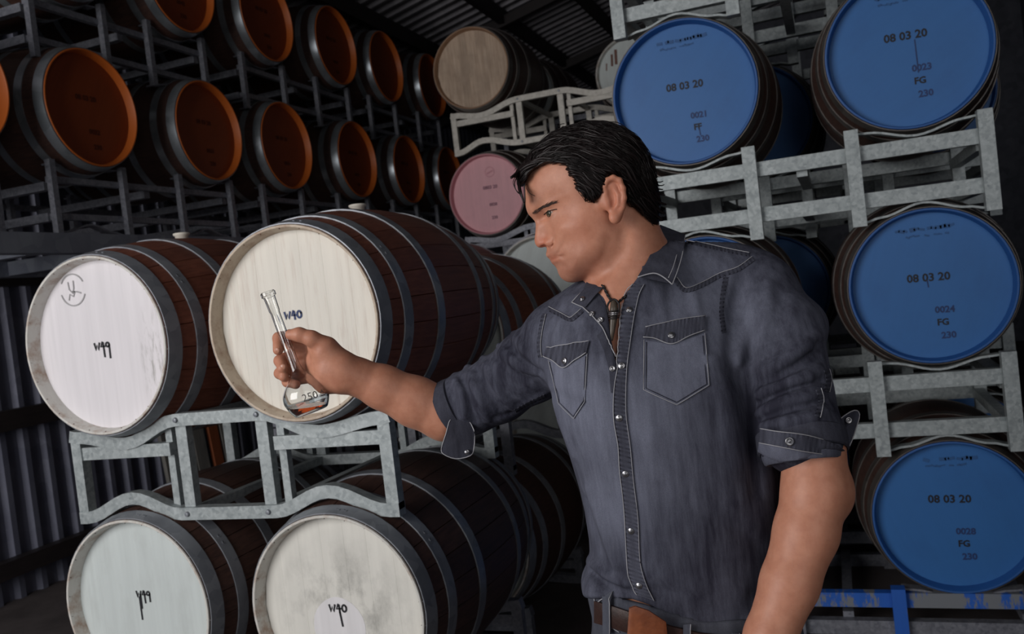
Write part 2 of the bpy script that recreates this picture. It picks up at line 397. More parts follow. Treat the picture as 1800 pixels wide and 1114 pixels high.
f2 = barrel((FX+FS, FY, FZ), 0, 'large white-headed barrel marked W40 behind the raised flask', 'white2', 'chime_tan', 'stave', 'hoop', True, WB, True, GF)
strokes(f2, LW+L4+L0, -.014, .024, .024, 'ink_blue', .006)
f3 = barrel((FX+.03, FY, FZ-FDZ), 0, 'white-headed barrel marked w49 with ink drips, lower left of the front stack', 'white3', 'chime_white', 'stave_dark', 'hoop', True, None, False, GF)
strokes(f3, LW+L4[:1]+[[(.1, .4), (.14, -1.2)]]+[L9[0]]+[[(1.03, .1), (1.0, -1.)]]+[[(-.85, -.4), (-.82, -3.6)], [(-.6, 0), (-.62, -2.)]], .0, .03, .023, 'ink', .0055)
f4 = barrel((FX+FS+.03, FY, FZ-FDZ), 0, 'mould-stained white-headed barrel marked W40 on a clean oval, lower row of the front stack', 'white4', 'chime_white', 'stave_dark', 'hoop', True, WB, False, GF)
ov = MB(); ring = [(-.02+.088*math.cos(a)*(1+.05*math.sin(3*a)), HF+.0008, CZ-.075+.105*math.sin(a)) for a in np.linspace(0, 2*PI, 28, endpoint=False)]
ov.add(ring, [tuple(range(28))]).obj('paint_patch', mat_paint('fresh_white', (236, 234, 236)), f4)['label'] = 'clean white oval'
strokes(f4, LW+L4+L0+[[(.12, -.5), (.3, -2.2)]], -.015, -.005, .024, 'ink', .006)
# the rows behind the front stack
DEEP = (((-2.31, -1.55), 3.3, (1.33, .455), 'second'), ((-2.36, -1.6), 4.9, (1.5, .64), 'third'))
for j, (xs_, y_, zs_, nm) in enumerate(DEEP):
    for i in (0, 1):
        for k in (0, 1):
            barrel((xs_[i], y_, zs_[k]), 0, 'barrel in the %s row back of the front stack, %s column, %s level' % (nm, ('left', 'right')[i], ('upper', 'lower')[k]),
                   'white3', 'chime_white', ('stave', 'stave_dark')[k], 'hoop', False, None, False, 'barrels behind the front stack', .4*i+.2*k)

# blue stack on the right
RX, RY, RZ, RS, RDZ = -.492, 3.62, 1.33, .826, .875
GB = 'blue-headed barrels of the right stack'
def blue(i, k, label, lot, ff, drip=None):
    t = barrel((RX+RS*i, RY, RZ+RDZ*k), 0, label, 'blue', 'blue_rim', 'stave_dark', 'hoop_old', False, None, False, GB, .3*i+.7*k)
    ofs = {(1, 1): (.0, .06), (1, 0): (-.005, .03), (1, -1): (-.01, .06), (0, 1): (-.0, .03)}.get((i, k), (0, .04))
    stencil(t, '08 03 20', ofs[0], ofs[1], .042, 'ink', .02)
    stencil(t, lot, ofs[0]+.045, ofs[1]-.125, .034, 'ink_blue', .02)
    stencil(t, ff, ofs[0]+.035, ofs[1]-.172, .034, 'ink', .0)
    stencil(t, '230', ofs[0]+.05, ofs[1]-.222, .034, 'ink_blue', .0)
    # faded maker's stamp near the top rim: worn dashes
    b = MB(); rr = random.Random(i*7+k)
    for row, (zz, h) in enumerate(((.215, .016), (.19, .008))):
        x = -.1+.02*row
        while x < .1-.03*row:
            w = rr.uniform(.006, .016)
            if rr.random() < .75: b.add(*flat_stroke([(x, CZ+zz), (x+w, CZ+zz+rr.uniform(-.004, .004))], h*rr.uniform(.5, 1)))
            x += w+.004
    b.obj('faded_stamp', M['ink_faded'], t)['kind'] = 'stuff'
    return t
r1 = blue(1, 1, 'blue-headed barrel at the top right corner, dated 08 03 20 and marked FG', '0023', 'FG')
r2 = blue(1, 0, 'blue-headed barrel in the middle of the right column, lot 0024', '0024', 'FG')
r3 = blue(1, -1, 'blue-headed barrel at the bottom right, above the blue-painted rack', '0028', 'FG')
r4 = blue(0, 1, "blue-headed barrel above and right of the man's head, lot 0021", '0021', 'FF')
r5 = blue(0, 0, "blue-headed barrel peeking over the man's shoulder", '0022', 'FG')
r6 = blue(0, -1, "blue-headed barrel low behind the man's left arm", '0026', 'FG')
for t, x, z0, z1 in ((r1, .03, .04, -.08), (r2, -.01, .02, -.005), (r4, .04, -.15, -.175)):
    MB().add(*flat_stroke([(x, CZ+z0), (x+.002, CZ+z1)], .004)).obj('ink_drip', M['ink_blue'], t)
for i in (0, 1):
    for k in (-1, 0, 1):
        barrel((RX+.18+RS*i, RY+1.12, RZ+RDZ*k), 0, 'blue-headed barrel in the back row of the right stack, %s column, %s level' % (('left', 'right')[i], ('lowest', 'middle', 'top')[k+1]),
               'blue', 'blue_rim', 'stave_dark', 'hoop_old', False, None, False, 'back row of the right stack')

# pale stack in the middle distance
MX, MY, MZ, MS, MDZ = -2.284, 5.97, 2.198, .9, .91
GM = 'barrels of the middle stack'
m1 = barrel((MX, MY, MZ), 0, 'pink-headed barrel in the middle stack beside the man', 'pink', 'pink_rim', 'stave_dark', 'hoop_old', group=GM)
for x, z, n, s in ((.02, .05, '0803 20', .034), (.03, -.075, '0028', .03), (.03, -.17, '230', .03)): stencil(m1, n, x, z, s, 'ink_pink')
b = MB(); b.add(*flat_stroke(arc(.03, CZ+.16, .035, 0, 2*PI, 18), .005)).add(*flat_stroke([(.01, CZ+.15), (.05, CZ+.165)], .012)); b.obj('stamp', M['pink_rim'], m1)
m2 = barrel((MX-.01, MY, MZ+MDZ), 0, 'bare pale-oak-headed barrel on top of the middle stack', 'raw', 'raw_rim', 'stave_dark', 'hoop_old', boards=[-.3, -.17, -.09, -.03, .045, .12, .2, .3], group=GM)
barrel((MX-.01, MY+1.1, MZ+MDZ), 0, 'barrel directly behind the bare oak-headed one on top of the middle stack', 'white3', 'chime_white', 'stave_dark', 'hoop_old', group=GM)
m3 = barrel((MX+.93, MY+1.1, MZ+MDZ), 0, 'white-headed barrel with dark drips, high behind the empty cradle', 'white3', 'chime_white', 'stave_dark', 'hoop_old', group=GM)
for x, z0, z1, w in ((-.15, .17, .09, .018), (-.115, .2, .1, .022), (-.2, .11, .06, .01)):
    MB().add(*flat_stroke([(x, CZ+z0), (x-.006, CZ+z1)], w)).obj('wine_drip', M['stave'], m3)
barrel((MX+MS, MY, MZ), 0, "barrel behind the man's head in the middle stack", 'white3', 'chime_white', 'stave_dark', 'hoop_old', group=GM)
barrel((MX, MY, MZ-MDZ), 0, 'barrel under the pink-headed one in the middle stack', 'white3', 'chime_white', 'stave_dark', 'hoop_old', group=GM)

# orange stack along the left wall, heads facing right
OX, OY, OZ, ODZ = -3.328, 3.454, 2.624, .846
UB = [-.765, 0, .874, 1.658, 2.595, 3.478, 4.36]; UA = [0.0, .777, 1.608, 2.477, 3.278, 4.186]
GO = 'orange-headed barrels along the left wall'
ORD = ['first', 'second', 'third', 'fourth', 'fifth', 'sixth', 'seventh']
for row, us in ((0, UB), (1, UA)):
    for n, u in enumerate(us):
        t = barrel((OX, OY+u, OZ+ODZ*row), PI/2, 'orange-headed barrel, %s from the left in the %s orange row' % (ORD[n], ('lower', 'upper')[row]), 'orange', 'orange_rim', 'stave_dark', 'hoop_bright', group=GO, roll=.5*n)
        if n < 4 or row == 0:
            stencil(t, '08 03 20', 0, .055, .036, 'ink_orange'); stencil(t, '00%d' % (31+n+10*row), .03, -.11, .034, 'ink_orange'); stencil(t, '230', .04, -.185, .034, 'ink_orange')

# ================================================================== racks
def rail(t, name, pts, w, h, mat, **k): return MB().sweep(pts, w, h, **k).obj(name, M[mat], t)
def smooth_path(keys, n=6):
    """cosine-eased path through (x, z) keys"""
    out = []
    for (x0, z0), (x1, z1) in zip(keys[:-1], keys[1:]):
        for i in range(n):
            a = i/n; e = (1-math.cos(PI*a))/2; out.append((x0+(x1-x0)*a, z0+(z1-z0)*e))
    return out+[keys[-1]]
def cradle_rack(cx, y, zc, s, label, group, mat='galv', depth=.78):
    """two-barrel rack of bent tube: zc = axis height of the barrels it carries, s = their spacing; zl = axis height of the barrels below"""
    zd = zc-br(-BL/2+.09)-.021; pk = zd+.066; zb = zd-.182; lo = zb-.062
    lo = max(lo, .021); zb = max(zb, lo+.01)
    t = thing('barrel_rack', (cx, y, lo-.02), label, 'rack', group)
    Z = lambda z: z-(lo-.02)
    e = s/2+.235; q = .16
    for fy in (0, depth):
        tp = [(-e, zd+.035)]+smooth_path([(-e+.02, zd+.03), (-s/2, zd), (-q, pk), (q, pk), (s/2, zd), (e-.02, zd+.03)])+[(e, zd+.035)]
        rail(t, 'top_rail', [(x, fy, Z(z)) for x, z in tp], .04, .04, mat)
        bt = [(-e, lo)]+smooth_path([(-e+.03, lo), (-s/2, zb), (-q-.02, lo+.005), (q+.02, lo+.005), (s/2, zb), (e-.03, lo)])+[(e, lo)]
        rail(t, 'bottom_rail', [(x, fy, Z(z)) for x, z in bt], .04, .04, mat)
        for sx in (-1, 1):
            rail(t, 'post', [(sx*(e-.02), fy, Z(lo)), (sx*(e-.02), fy, Z(zd+.03))], .04, .036, mat, up=(0, 1, 0))
            rail(t, 'post', [(sx*(q-.005), fy+.012, Z(lo+.005)), (sx*(q-.005), fy+.012, Z(pk))], .042, .03, mat, up=(0, 1, 0))
            rail(t, 'inner_post', [(sx*(q+.055), fy+.02, Z(lo+.01)), (sx*(q+.055), fy+.02, Z(pk-.02))], .026, .026, mat, up=(0, 1, 0))
            rail(t, 'inner_rail', [(sx*(q+.04), fy+.005, Z(zd-.028)), (sx*(e-.03), fy+.005, Z(zd-.028))], .035, .042, mat)
            if fy == 0:
                for z in (pk, lo+.005):
                    MB().lathe([(-.028, .0), (-.027, .007), (-.022, .009), (-.018, .009)], 10).obj('bolt', M['hoop'], t, (sx*(q-.005), 0, Z(z)))
    for sx in (-1, 1):
        for z in (lo+.005, pk-.005): rail(t, 'side_rail', [(sx*(q-.005), .015, Z(z)), (sx*(q-.005), depth, Z(z))], .03, .03, mat)
    return t
fcx = -1.86
GR = 'bent-tube cradle racks'
cradle_rack(fcx, FY+.085, FZ, FS, 'galvanised cradle rack holding up the two upper white-headed front barrels', GR, 'galv')
cradle_rack(fcx+.03, FY+.085, FZ-FDZ, FS, 'cradle rack on the floor under the two lower white-headed front barrels', GR, 'galv_dull')
for xs_, y_, zs_, nm in DEEP:
    for k in (0, 1): cradle_rack(sum(xs_)/2, y_+.1, zs_[k], xs_[1]-xs_[0], 'cradle rack %s in the %s row back of the front stack' % (('between the levels', 'on the floor')[k], nm), GR, 'galv_dull')
mcx = MX+MS/2
for k, lb in ((1, 'pale cradle rack under the bare oak-headed barrel of the middle stack'), (0, 'cradle rack under the pink-headed barrel of the middle stack'), (-1, 'lowest cradle rack of the middle stack')):
    cradle_rack(mcx, MY+.085, MZ+MDZ*k, MS, lb, GR, 'galv_warm' if k == 1 else 'galv_dull')
    if k == 1: cradle_rack(mcx, MY+1.185, MZ+MDZ*k, MS, 'cradle rack in the back row on top of the middle stack', GR, 'galv_dull')

def frame_rack(loc, rz, zc, xs, label, group, mat='galv', cmat=None, depth=.8, lo=-.625, rails=(-.352, -.53), cr=(True, True), pw=.05, rh=.056):
    """straight rack: xs = axis positions of its barrels along local x, zc = axis height of the barrels it carries"""
    z0 = max(zc+lo, 0.)
    t = thing('barrel_rack', (loc[0], loc[1], z0), label, 'rack', group, rz)
    Z = lambda z: z-z0
    x0, x1 = min(xs)-.245, max(xs)+.245
    for fy in (0, depth):
        for n, rz_ in enumerate(rails):
            zz = max(zc+rz_, .03)
            rail(t, 'rail', [(x0+.02, fy+.012, Z(zz)), (x1-.02, fy+.012, Z(zz))], min(pw, .04), rh, cmat if (cmat and fy == 0 and n == 0) else mat)
        for x in xs:
            for sx in (-1, 1):
                px = x+sx*.225
                rail(t, 'post', [(px, fy-.014, 0), (px, fy-.014, Z(zc-.262))], pw, pw, cmat if (cmat and x == xs[-1] and sx < 0 and fy == 0) else mat, up=(0, 1, 0))
            r = br(-BL/2+.06)
            if cr[0]:
                pts = smooth_path([(-.21, -.275), (-.17, -.278), (0, -r-.009), (.17, -.278), (.21, -.275)], 6)
                rail(t, 'cradle_strip', [(x+a, fy+.03, Z(zc+b)) for a, b in pts], .05, .008, mat)
            if cr[1]:
                pts = smooth_path([(-.21, -.612), (-.15, -.6), (0, -.563), (.15, -.6), (.21, -.612)], 6)
                rail(t, 'cradle_strip', [(x+a, fy+.03, Z(zc+b)) for a, b in pts], .05, .008, mat)
    for x in (x0+.03, (x0+x1)/2, x1-.03):
        zz = max(zc+rails[1], .06)
        rail(t, 'side_rail', [(x, .03, Z(zz)), (x, depth, Z(zz))], .04, .04, mat)
        if cr[1]: rail(t, 'side_rail', [(x, .03, Z(zc+rails[0]-.03)), (x, depth, Z(zc+rails[0]-.03))], .04, .04, mat)
    return t
GS = 'straight tube racks'
for bk in (0, 1):
    yy = RY+.0+1.12*bk
    for k, lb in ((2, 'top'), (1, 'upper'), (0, 'lower'), (-1, 'floor')):
        lab = '%s tube rack of the right stack, %s' % (lb, ('front row', 'back row')[bk])
        if k == -1:
            if bk == 0: lab = 'floor rack of the right stack with blue overpainted rail and post'
            frame_rack((.18*bk, yy), 0, RZ-RDZ, (RX, RX+RS), lab, GS, 'galv_dull', 'blue_tube' if bk == 0 else None, lo=-.46, rails=(-.315, -.43), cr=(True, False))
        else:
            frame_rack((.18*bk, yy), 0, RZ+RDZ*k, (RX, RX+RS), lab, GS, 'galv')
for row, us in ((0, UB), (1, UA)):
    prs = [us[i:i+2] for i in range(1 if row == 0 else 0, len(us), 2)]
    if row == 0: prs = [[us[0]]]+prs
    for n, pr in enumerate(prs):
        frame_rack((OX-.1, OY), PI/2, OZ+ODZ*row, pr, 'dull tube rack under the %s orange row, %s rack from the left' % (('lower', 'upper')[row], ORD[n]), 'tube racks of the orange stack', 'galv_dull', pw=.032, rh=.03)
# platform that carries the orange stack
pl = thing('mezzanine', (OX-.05, 5.0, 0), 'grey steel ledge under the orange barrels on the left', 'ledge')
MB().box((0, .8, 1.955), (.04, 4.6, .047)).obj('front_beam', M['beam'], pl)
MB().box((-1.15, .8, 1.955), (.04, 4.6, .047)).obj('back_beam', M['beam'], pl)
for i in range(12): MB().box((-.575, -3.4+i*.76, 1.955), (.535, .03, .04)).obj('joist', M['beam'], pl)
for y in (-3.6, 1.6, 5.2):
    for x in (0, -1.15): MB().box((x, y, .954), (.04, .04, .954)).obj('column', M['beam'], pl)
# boards leaning on the wall behind the front stack
for i, (y, w, m, h) in enumerate(((5.02, .07, 'board_grey', 1.45), (5.18, .05, 'board', 1.5), (5.33, .06, 'board_grey', 1.5), (5.5, .05, 'board', 1.45), (5.62, .04, 'board_grey', 1.5))):
    o = MB().box((0, 0, h/2), (.015, w, h/2)).obj('plank', M[m], None, (XW+.27, y, 0.003), (0, -.09, 0))
    tag(o, '%s plank leaning on the ribbed wall, %s from the left' % ('grey' if m == 'board_grey' else 'reddish', ORD[i]), 'plank', 'planks leaning on the left wall')

# ================================================================== the man: implicit surfaces sampled on a grid
def K(px, py, d): return np.array([(px-900)/FPX*d, (557-py)/FPX*d, d])          # right, up, distance along the lens axis
def to_world(p): return CC + np.asarray(p) @ CR
class Field:
    def __init__(s, lo, hi, h):
        s.lo = np.array(lo, float); s.h = h; s.n = np.ceil((np.array(hi)-s.lo)/h).astype(int)+1
        s.g = np.full(tuple(s.n), .5, np.float32)
        s.ax = [(s.lo[i]+h*np.arange(s.n[i])).astype(np.float32) for i in range(3)]
    def slab(s, lo, hi):
        a = np.clip(np.floor((np.array(lo)-s.lo)/s.h).astype(int), 0, s.n); b = np.clip(np.ceil((np.array(hi)-s.lo)/s.h).astype(int)+1, 0, s.n)
        if (b <= a).any(): return None
        sl = tuple(slice(a[i], b[i]) for i in range(3))
        X = s.ax[0][sl[0]][:, None, None]; Y = s.ax[1][sl[1]][None, :, None]; Z = s.ax[2][sl[2]][None, None, :]
        return sl, X, Y, Z
    def put(s, lo, hi, fn, k=.01, op='add'):
        m = k+3*s.h; r = s.slab(np.array(lo)-m, np.array(hi)+m)
        if r is None: return
        sl, X, Y, Z = r; d = fn(X, Y, Z).astype(np.float32); a = s.g[sl]
        if op == 'sub': a, d = -a, d
        if k > 0:
            e = np.maximum(k-np.abs(a-d), 0)/k; o = np.minimum(a, d)-e*e*k*.25
        else: o = np.minimum(a, d)
        s.g[sl] = -o if op == 'sub' else o
    def cone(s, a, b, ra, rb, k=.01, op='add'):
        a = np.array(a); b = np.array(b); L = b-a; l2 = float(L@L)+1e-12
        def fn(X, Y, Z):
            px, py, pz = X-a[0], Y-a[1], Z-a[2]
            t = np.clip((px*L[0]+py*L[1]+pz*L[2])/l2, 0, 1)
            return np.sqrt((px-t*L[0])**2+(py-t*L[1])**2+(pz-t*L[2])**2)-(ra+(rb-ra)*t)
        R = max(ra, rb); s.put(np.minimum(a, b)-R, np.maximum(a, b)+R, fn, k, op)
    def chain(s, pts, rs, k=.01, op='add'):
        for i in range(len(pts)-1): s.cone(pts[i], pts[i+1], rs[i], rs[i+1], k, op)
    def ball(s, c, r, k=.01, op='add', R=None):
        c = np.array(c); r = np.array(r if np.ndim(r) else (r, r, r), float); Rm = np.eye(3) if R is None else np.array(R)
        def fn(X, Y, Z):
            p = (X-c[0], Y-c[1], Z-c[2]); q = [(p[0]*Rm[i, 0]+p[1]*Rm[i, 1]+p[2]*Rm[i, 2])/r[i] for i in range(3)]
            l = np.sqrt(q[0]**2+q[1]**2+q[2]**2); return (l-1)*r.min()
        s.put(c-r.max(), c+r.max(), fn, k, op)
    def dip(s, pts, amp, wid):
        """ridge (amp>0) or groove (amp<0) along a polyline"""
        pts = [np.array(p) for p in pts]; lo = np.min(pts, 0)-3*wid; hi = np.max(pts, 0)+3*wid
        r = s.slab(lo, hi)
        if r is None: return
        sl, X, Y, Z = r; best = None
        for a, b in zip(pts[:-1], pts[1:]):
            L = b-a; t = np.clip(((X-a[0])*L[0]+(Y-a[1])*L[1]+(Z-a[2])*L[2])/(L@L+1e-12), 0, 1)
            d = (X-a[0]-t*L[0])**2+(Y-a[1]-t*L[1])**2+(Z-a[2]-t*L[2])**2
            best = d if best is None else np.minimum(best, d)
        s.g[sl] -= (amp*np.exp(-best/(wid*wid))).astype(np.float32)
    def mesh(s):
        g = s.g; i = g < 0
        c = np.zeros(tuple(np.array(g.shape)-1), np.uint8)
        for a in (0, 1):
            for b in (0, 1):
                for d in (0, 1): c += i[a:g.shape[0]-1+a, b:g.shape[1]-1+b, d:g.shape[2]-1+d]
        act = (c > 0) & (c < 8); del c
        idx = np.argwhere(act); vid = np.full(act.shape, -1, np.int32); vid[act] = np.arange(len(idx))
        P = np.zeros((len(idx), 3)); n = np.zeros(len(idx))
        cor = [(a, b, d) for a in (0, 1) for b in (0, 1) for d in (0, 1)]
        val = {q: g[idx[:, 0]+q[0], idx[:, 1]+q[1], idx[:, 2]+q[2]].astype(np.float64) for q in cor}
        for q in cor:
            for ax in range(3):
                if q[ax]: continue
                r = list(q); r[ax] = 1; r = tuple(r); va, vb = val[q], val[r]; m = (va < 0) != (vb < 0)
                t = np.where(m, va/(va-vb+1e-20), 0)
                p = np.array(q, float)[None, :].repeat(len(idx), 0); p[:, ax] += t
                P[m] += p[m]; n[m] += 1
        P = (P/n[:, None]+idx)*s.h+s.lo
        F = []
        for ax in range(3):
            sl0 = [slice(None)]*3; sl1 = [slice(None)]*3; sl0[ax] = slice(0, -1); sl1[ax] = slice(1, None)
            A, B = i[tuple(sl0)], i[tuple(sl1)]; e = np.argwhere(A != B)
            o1, o2 = [k for k in range(3) if k != ax]
            e = e[(e[:, o1] > 0) & (e[:, o2] > 0) & (e[:, o1] < g.shape[o1]-1) & (e[:, o2] < g.shape[o2]-1)]
            ins = A[e[:, 0], e[:, 1], e[:, 2]]
            def cell(d1, d2):
                q = e.copy(); q[:, o1] -= d1; q[:, o2] -= d2; return vid[q[:, 0], q[:, 1], q[:, 2]]
            Q = np.stack([cell(1, 1), cell(0, 1), cell(0, 0), cell(1, 0)], 1)
            flip = ins if ax != 1 else ~ins
            Q[flip] = Q[flip][:, ::-1]; F.append(Q)
        F = np.concatenate(F); F = F[(F >= 0).all(1)]
        return P, F
def relax(P, F, it):
    for _ in range(it):                         # light Laplacian pass removes grid ripple
        A = np.zeros_like(P); n = np.zeros(len(P))
        for a, b in ((0, 1), (1, 2), (2, 3), (3, 0)):
            for i, j in ((a, b), (b, a)):
                n += np.bincount(F[:, i], minlength=len(P))
                for k in range(3): A[:, k] += np.bincount(F[:, i], P[F[:, j], k], minlength=len(P))
        P = P*.5+.5*A/np.maximum(n, 1)[:, None]
    return P
def arr_obj(name, P, F, mat, parent):
    Wd = to_world(P)-np.array(parent.location if parent is not None else (0, 0, 0))
    me = bpy.data.meshes.new(name); me.vertices.add(len(Wd)); me.vertices.foreach_set('co', Wd.astype(np.float32).ravel())
    me.loops.add(F.size); me.loops.foreach_set('vertex_index', F.ravel().astype(np.int32))
    me.polygons.add(len(F)); me.polygons.foreach_set('loop_start', np.arange(0, F.size, 4, dtype=np.int32)); me.polygons.foreach_set('loop_total', np.full(len(F), 4, np.int32))
    me.polygons.foreach_set('use_smooth', np.ones(len(F), bool)); me.update(calc_edges=True); me.validate()
    me.materials.append(mat)
    return obj(name, me, parent)
def poly_sdf(poly, X, Y):
    """signed distance to a closed polygon in the plane, negative inside"""
    p = np.array(poly, float); d = np.full(np.broadcast(X, Y).shape, 1e9); ins = np.zeros(d.shape, bool)
    for i in range(len(p)):
        a, b = p[i], p[(i+1) % len(p)]; e = b-a; wx, wy = X-a[0], Y-a[1]
        t = np.clip((wx*e[0]+wy*e[1])/(e@e+1e-12), 0, 1); d = np.minimum(d, (wx-e[0]*t)**2+(wy-e[1]*t)**2)
        c = ((a[1] > Y) != (b[1] > Y)) & (X < (b[0]-a[0])*(Y-a[1])/(b[1]-a[1]+1e-12)+a[0]); ins ^= c
    return np.where(ins, -1, 1)*np.sqrt(d)
def dense(pts, n=6, closed=True):
    """Catmull-Rom through points"""
    p = np.array(pts, float); m = len(p); out = []
    for i in range(m if closed else m-1):
        if closed: a, b, c, d = p[i-1], p[i], p[(i+1) % m], p[(i+2) % m]
        else: a, b, c, d = p[max(i-1, 0)], p[i], p[i+1], p[min(i+2, m-1)]
        for k in range(n):
            t = k/n; out.append(.5*((2*b)+(c-a)*t+(2*a-5*b+4*c-d)*t*t+(3*b-a-3*c+d)*t**3))
    if not closed: out.append(p[-1])
    return np.array(out)
def tps(ctrl, X, Y, lam=1e-3):
    c = np.array(ctrl, float); P = c[:, :2]; n = len(P)
    def ph(r2): return r2*np.log(r2+1e-9)*.5
    A = np.zeros((n+3, n+3)); A[:n, :n] = ph(((P[:, None]-P[None])**2).sum(-1))+lam*np.eye(n); A[:n, n:] = np.c_[np.ones(n), P]; A[n:, :n] = A[:n, n:].T
    w = np.linalg.solve(A, np.r_[c[:, 2], 0, 0, 0]); o = w[n]+w[n+1]*X+w[n+2]*Y
    for i in range(n): o = o+w[i]*ph((X-P[i, 0])**2+(Y-P[i, 1])**2)
    return o

# ---------------------------------------------------------------- skin, cloth, hair, glass materials
def mat_skin():
    m, nt, b = new_mat('skin'); at = N(nt, 'ShaderNodeAttribute', attribute_name='tint')
    v = coords(nt); n = noise(nt, v, 60, 5, .6); n2 = noise(nt, v, 260, 3, .6)
    base = mixc(nt, ramp(nt, n, [(.3, 0.), (.7, 1.)]), lin((184, 124, 99)), lin((200, 141, 115)))
    nt.links.new(mixc(nt, 1., base, at.outputs['Color'], 'MULTIPLY'), b.inputs['Base Color'])
    b.inputs['Roughness'].default_value = .48; b.inputs['Subsurface Weight'].default_value = .12
    b.inputs['Subsurface Radius'].default_value = (.012, .004, .002); b.inputs['Subsurface Scale'].default_value = 1
    b.inputs['Specular IOR Level'].default_value = .4
    bump(nt, b, n2, .12, .002); return m
def mat_denim(name, dark, light, fade=.5):
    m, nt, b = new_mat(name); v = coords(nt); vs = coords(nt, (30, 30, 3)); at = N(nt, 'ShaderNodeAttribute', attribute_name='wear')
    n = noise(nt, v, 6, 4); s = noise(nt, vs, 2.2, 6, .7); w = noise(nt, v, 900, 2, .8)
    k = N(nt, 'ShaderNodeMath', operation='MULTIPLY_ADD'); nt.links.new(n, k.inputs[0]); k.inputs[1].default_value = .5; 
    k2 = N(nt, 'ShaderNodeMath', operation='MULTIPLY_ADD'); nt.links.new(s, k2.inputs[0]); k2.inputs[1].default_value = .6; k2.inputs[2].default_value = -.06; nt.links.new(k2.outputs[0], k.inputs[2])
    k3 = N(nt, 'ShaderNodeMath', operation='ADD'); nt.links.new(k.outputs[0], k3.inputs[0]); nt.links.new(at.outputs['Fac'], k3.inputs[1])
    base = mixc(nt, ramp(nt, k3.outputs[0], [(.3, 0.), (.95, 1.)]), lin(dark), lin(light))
    base = mixc(nt, ramp(nt, w, [(.35, 0.), (.75, .35)]), base, tuple(x*.45 for x in lin(dark)))
    nt.links.new(base, b.inputs['Base Color']); b.inputs['Roughness'].default_value = .85; b.inputs['Specular IOR Level'].default_value = .2
    bump(nt, b, w, .25, .0015); return m
M['skin'] = mat_skin()
M['denim'] = mat_denim('washed_black_denim', (42, 42, 55), (130, 134, 152))
M['denim_dark'] = mat_denim('dark_denim', (27, 26, 36), (90, 92, 106))
M['jeans'] = mat_denim('grey_jeans', (38, 38, 48), (100, 104, 116))
M['thread'] = mat_plain('worn_white_edge', (172, 172, 178), .8)
M['hair'] = mat_plain('dark_brown_hair', (30, 22, 22), .42, 0, .3, 40); M['hair'].node_tree.nodes['Principled BSDF'].inputs['Specular IOR Level'].default_value = .3
M['snap'] = mat_metal('metal_snap', (120, 120, 126), (180, 180, 182), .3, .9, 60)
M['leather'] = mat_wood('tan_leather', (120, 62, 34), (168, 96, 56), grain=(14, 14, 14), rough=.5, dirt=.5)
M['leather_dark'] = mat_wood('dark_leather', (44, 26, 22), (70, 42, 34), grain=(20, 20, 20), rough=.5)
M['cord'] = mat_plain('black_cord', (22, 18, 20), .6)
M['bone'] = mat_plain('grey_horn', (92, 82, 72), .35, 0, .2, 60)
M['brow'] = mat_plain('brown_eyebrow', (62, 45, 39), .6)
M['eye'] = mat_plain('eye_white', (164, 146, 136), .25)
M['iris'] = mat_plain('hazel_iris', (62, 60, 46), .15)

# ================================================================== body
DH = 1.42                                               # distance of the head's mid plane
man = thing('person', tuple(np.array([*to_world(K(1185, 1060, 1.43))[:2], 0])), 'man in a washed black denim shirt with rolled sleeves, looking at a raised flask', 'person')
def H(px, py, lat=0.):
    """head point: pixel at its true distance (lat = metres towards the camera from the mid plane)"""
    return K(px, py, DH-lat)
FACE = [(924, 318), (923.5, 335), (924, 350), (924, 362), (928, 375), (936, 384), (941, 391), (941.5, 401), (940.5, 412), (939.5, 421), (941, 429), (946, 434.5), (953, 435), (960, 433.5), (961, 440),
        (959.5, 446), (961, 451), (965, 454.5), (967.5, 458), (970.5, 463), (975, 467), (979, 473), (982, 482), (988, 490), (998, 495.5), (1010, 496), (1026, 491), (1048, 486), (1066, 480),
        (1090, 462), (1106, 432), (1114, 405), (1126, 375), (1136, 335), (1132, 295), (1112, 257), (1078, 234), (1035, 226), (992, 233), (955, 256), (934, 288)]
face2 = dense([H(x, y)[:2] for x, y in FACE], 4)
ctlW = [(948, 398, 11), (952, 384, 13), (946, 424, 9), (953, 428, 13), (958, 415, 13), (963, 400, 20), (962, 388, 24), (972, 385, 34), (935, 365, 26), (930, 340, 36), (945, 300, 50), (985, 378, 43),
        (985, 400, 45), (980, 418, 36), (971, 430, 27), (1010, 400, 57), (1022, 385, 62), (1050, 370, 68), (1040, 410, 63), (1000, 430, 45), (968, 445, 21), (980, 450, 29), (995, 455, 37), (1020, 450, 52), (1045, 445, 60),
        (985, 476, 24), (1000, 484, 28), (1020, 478, 40), (1050, 470, 52), (1085, 440, 56), (1085, 400, 62), (1000, 340, 62), (1000, 300, 68), (1040, 320, 74), (1060, 280, 76), (1100, 300, 72), (1120, 340, 62), (1105, 380, 58),
        (1040, 245, 70), (960, 275, 58)]
ctlD = [(945, 395, 7), (942, 425, 7), (955, 430, 10), (960, 440, 12), (968, 462, 14), (985, 484, 20), (1000, 490, 26), (1030, 488, 34), (930, 365, 24), (924, 340, 40), (940, 290, 62), (990, 240, 75), (1060, 235, 80), (1110, 260, 78),
        (1130, 320, 70), (1110, 400, 55), (1080, 465, 42), (1030, 360, 70), (990, 410, 40), (970, 390, 22)]
cW = [(*H(x, y, w*.001)[:2]*1000, w) for x, y, w in ctlW]; cD = [(*H(x, y, .01)[:2]*1000, d) for x, y, d in ctlD]
class Multi:
    """the same implicit body sampled on a fine grid for head and hand and a coarser one for the rest"""
    def __init__(s, *f): s.f = f
    def __getattr__(s, k):
        def call(*a, **kw):
            for q in s.f: getattr(q, k)(*a, **kw)
        return call
HB = (K(905, 665, 1.42)[0], K(0, 665, 1.42)[1], 1.285), (K(1200, 0, 1.42)[0], K(0, 210, 1.42)[1], 1.56)
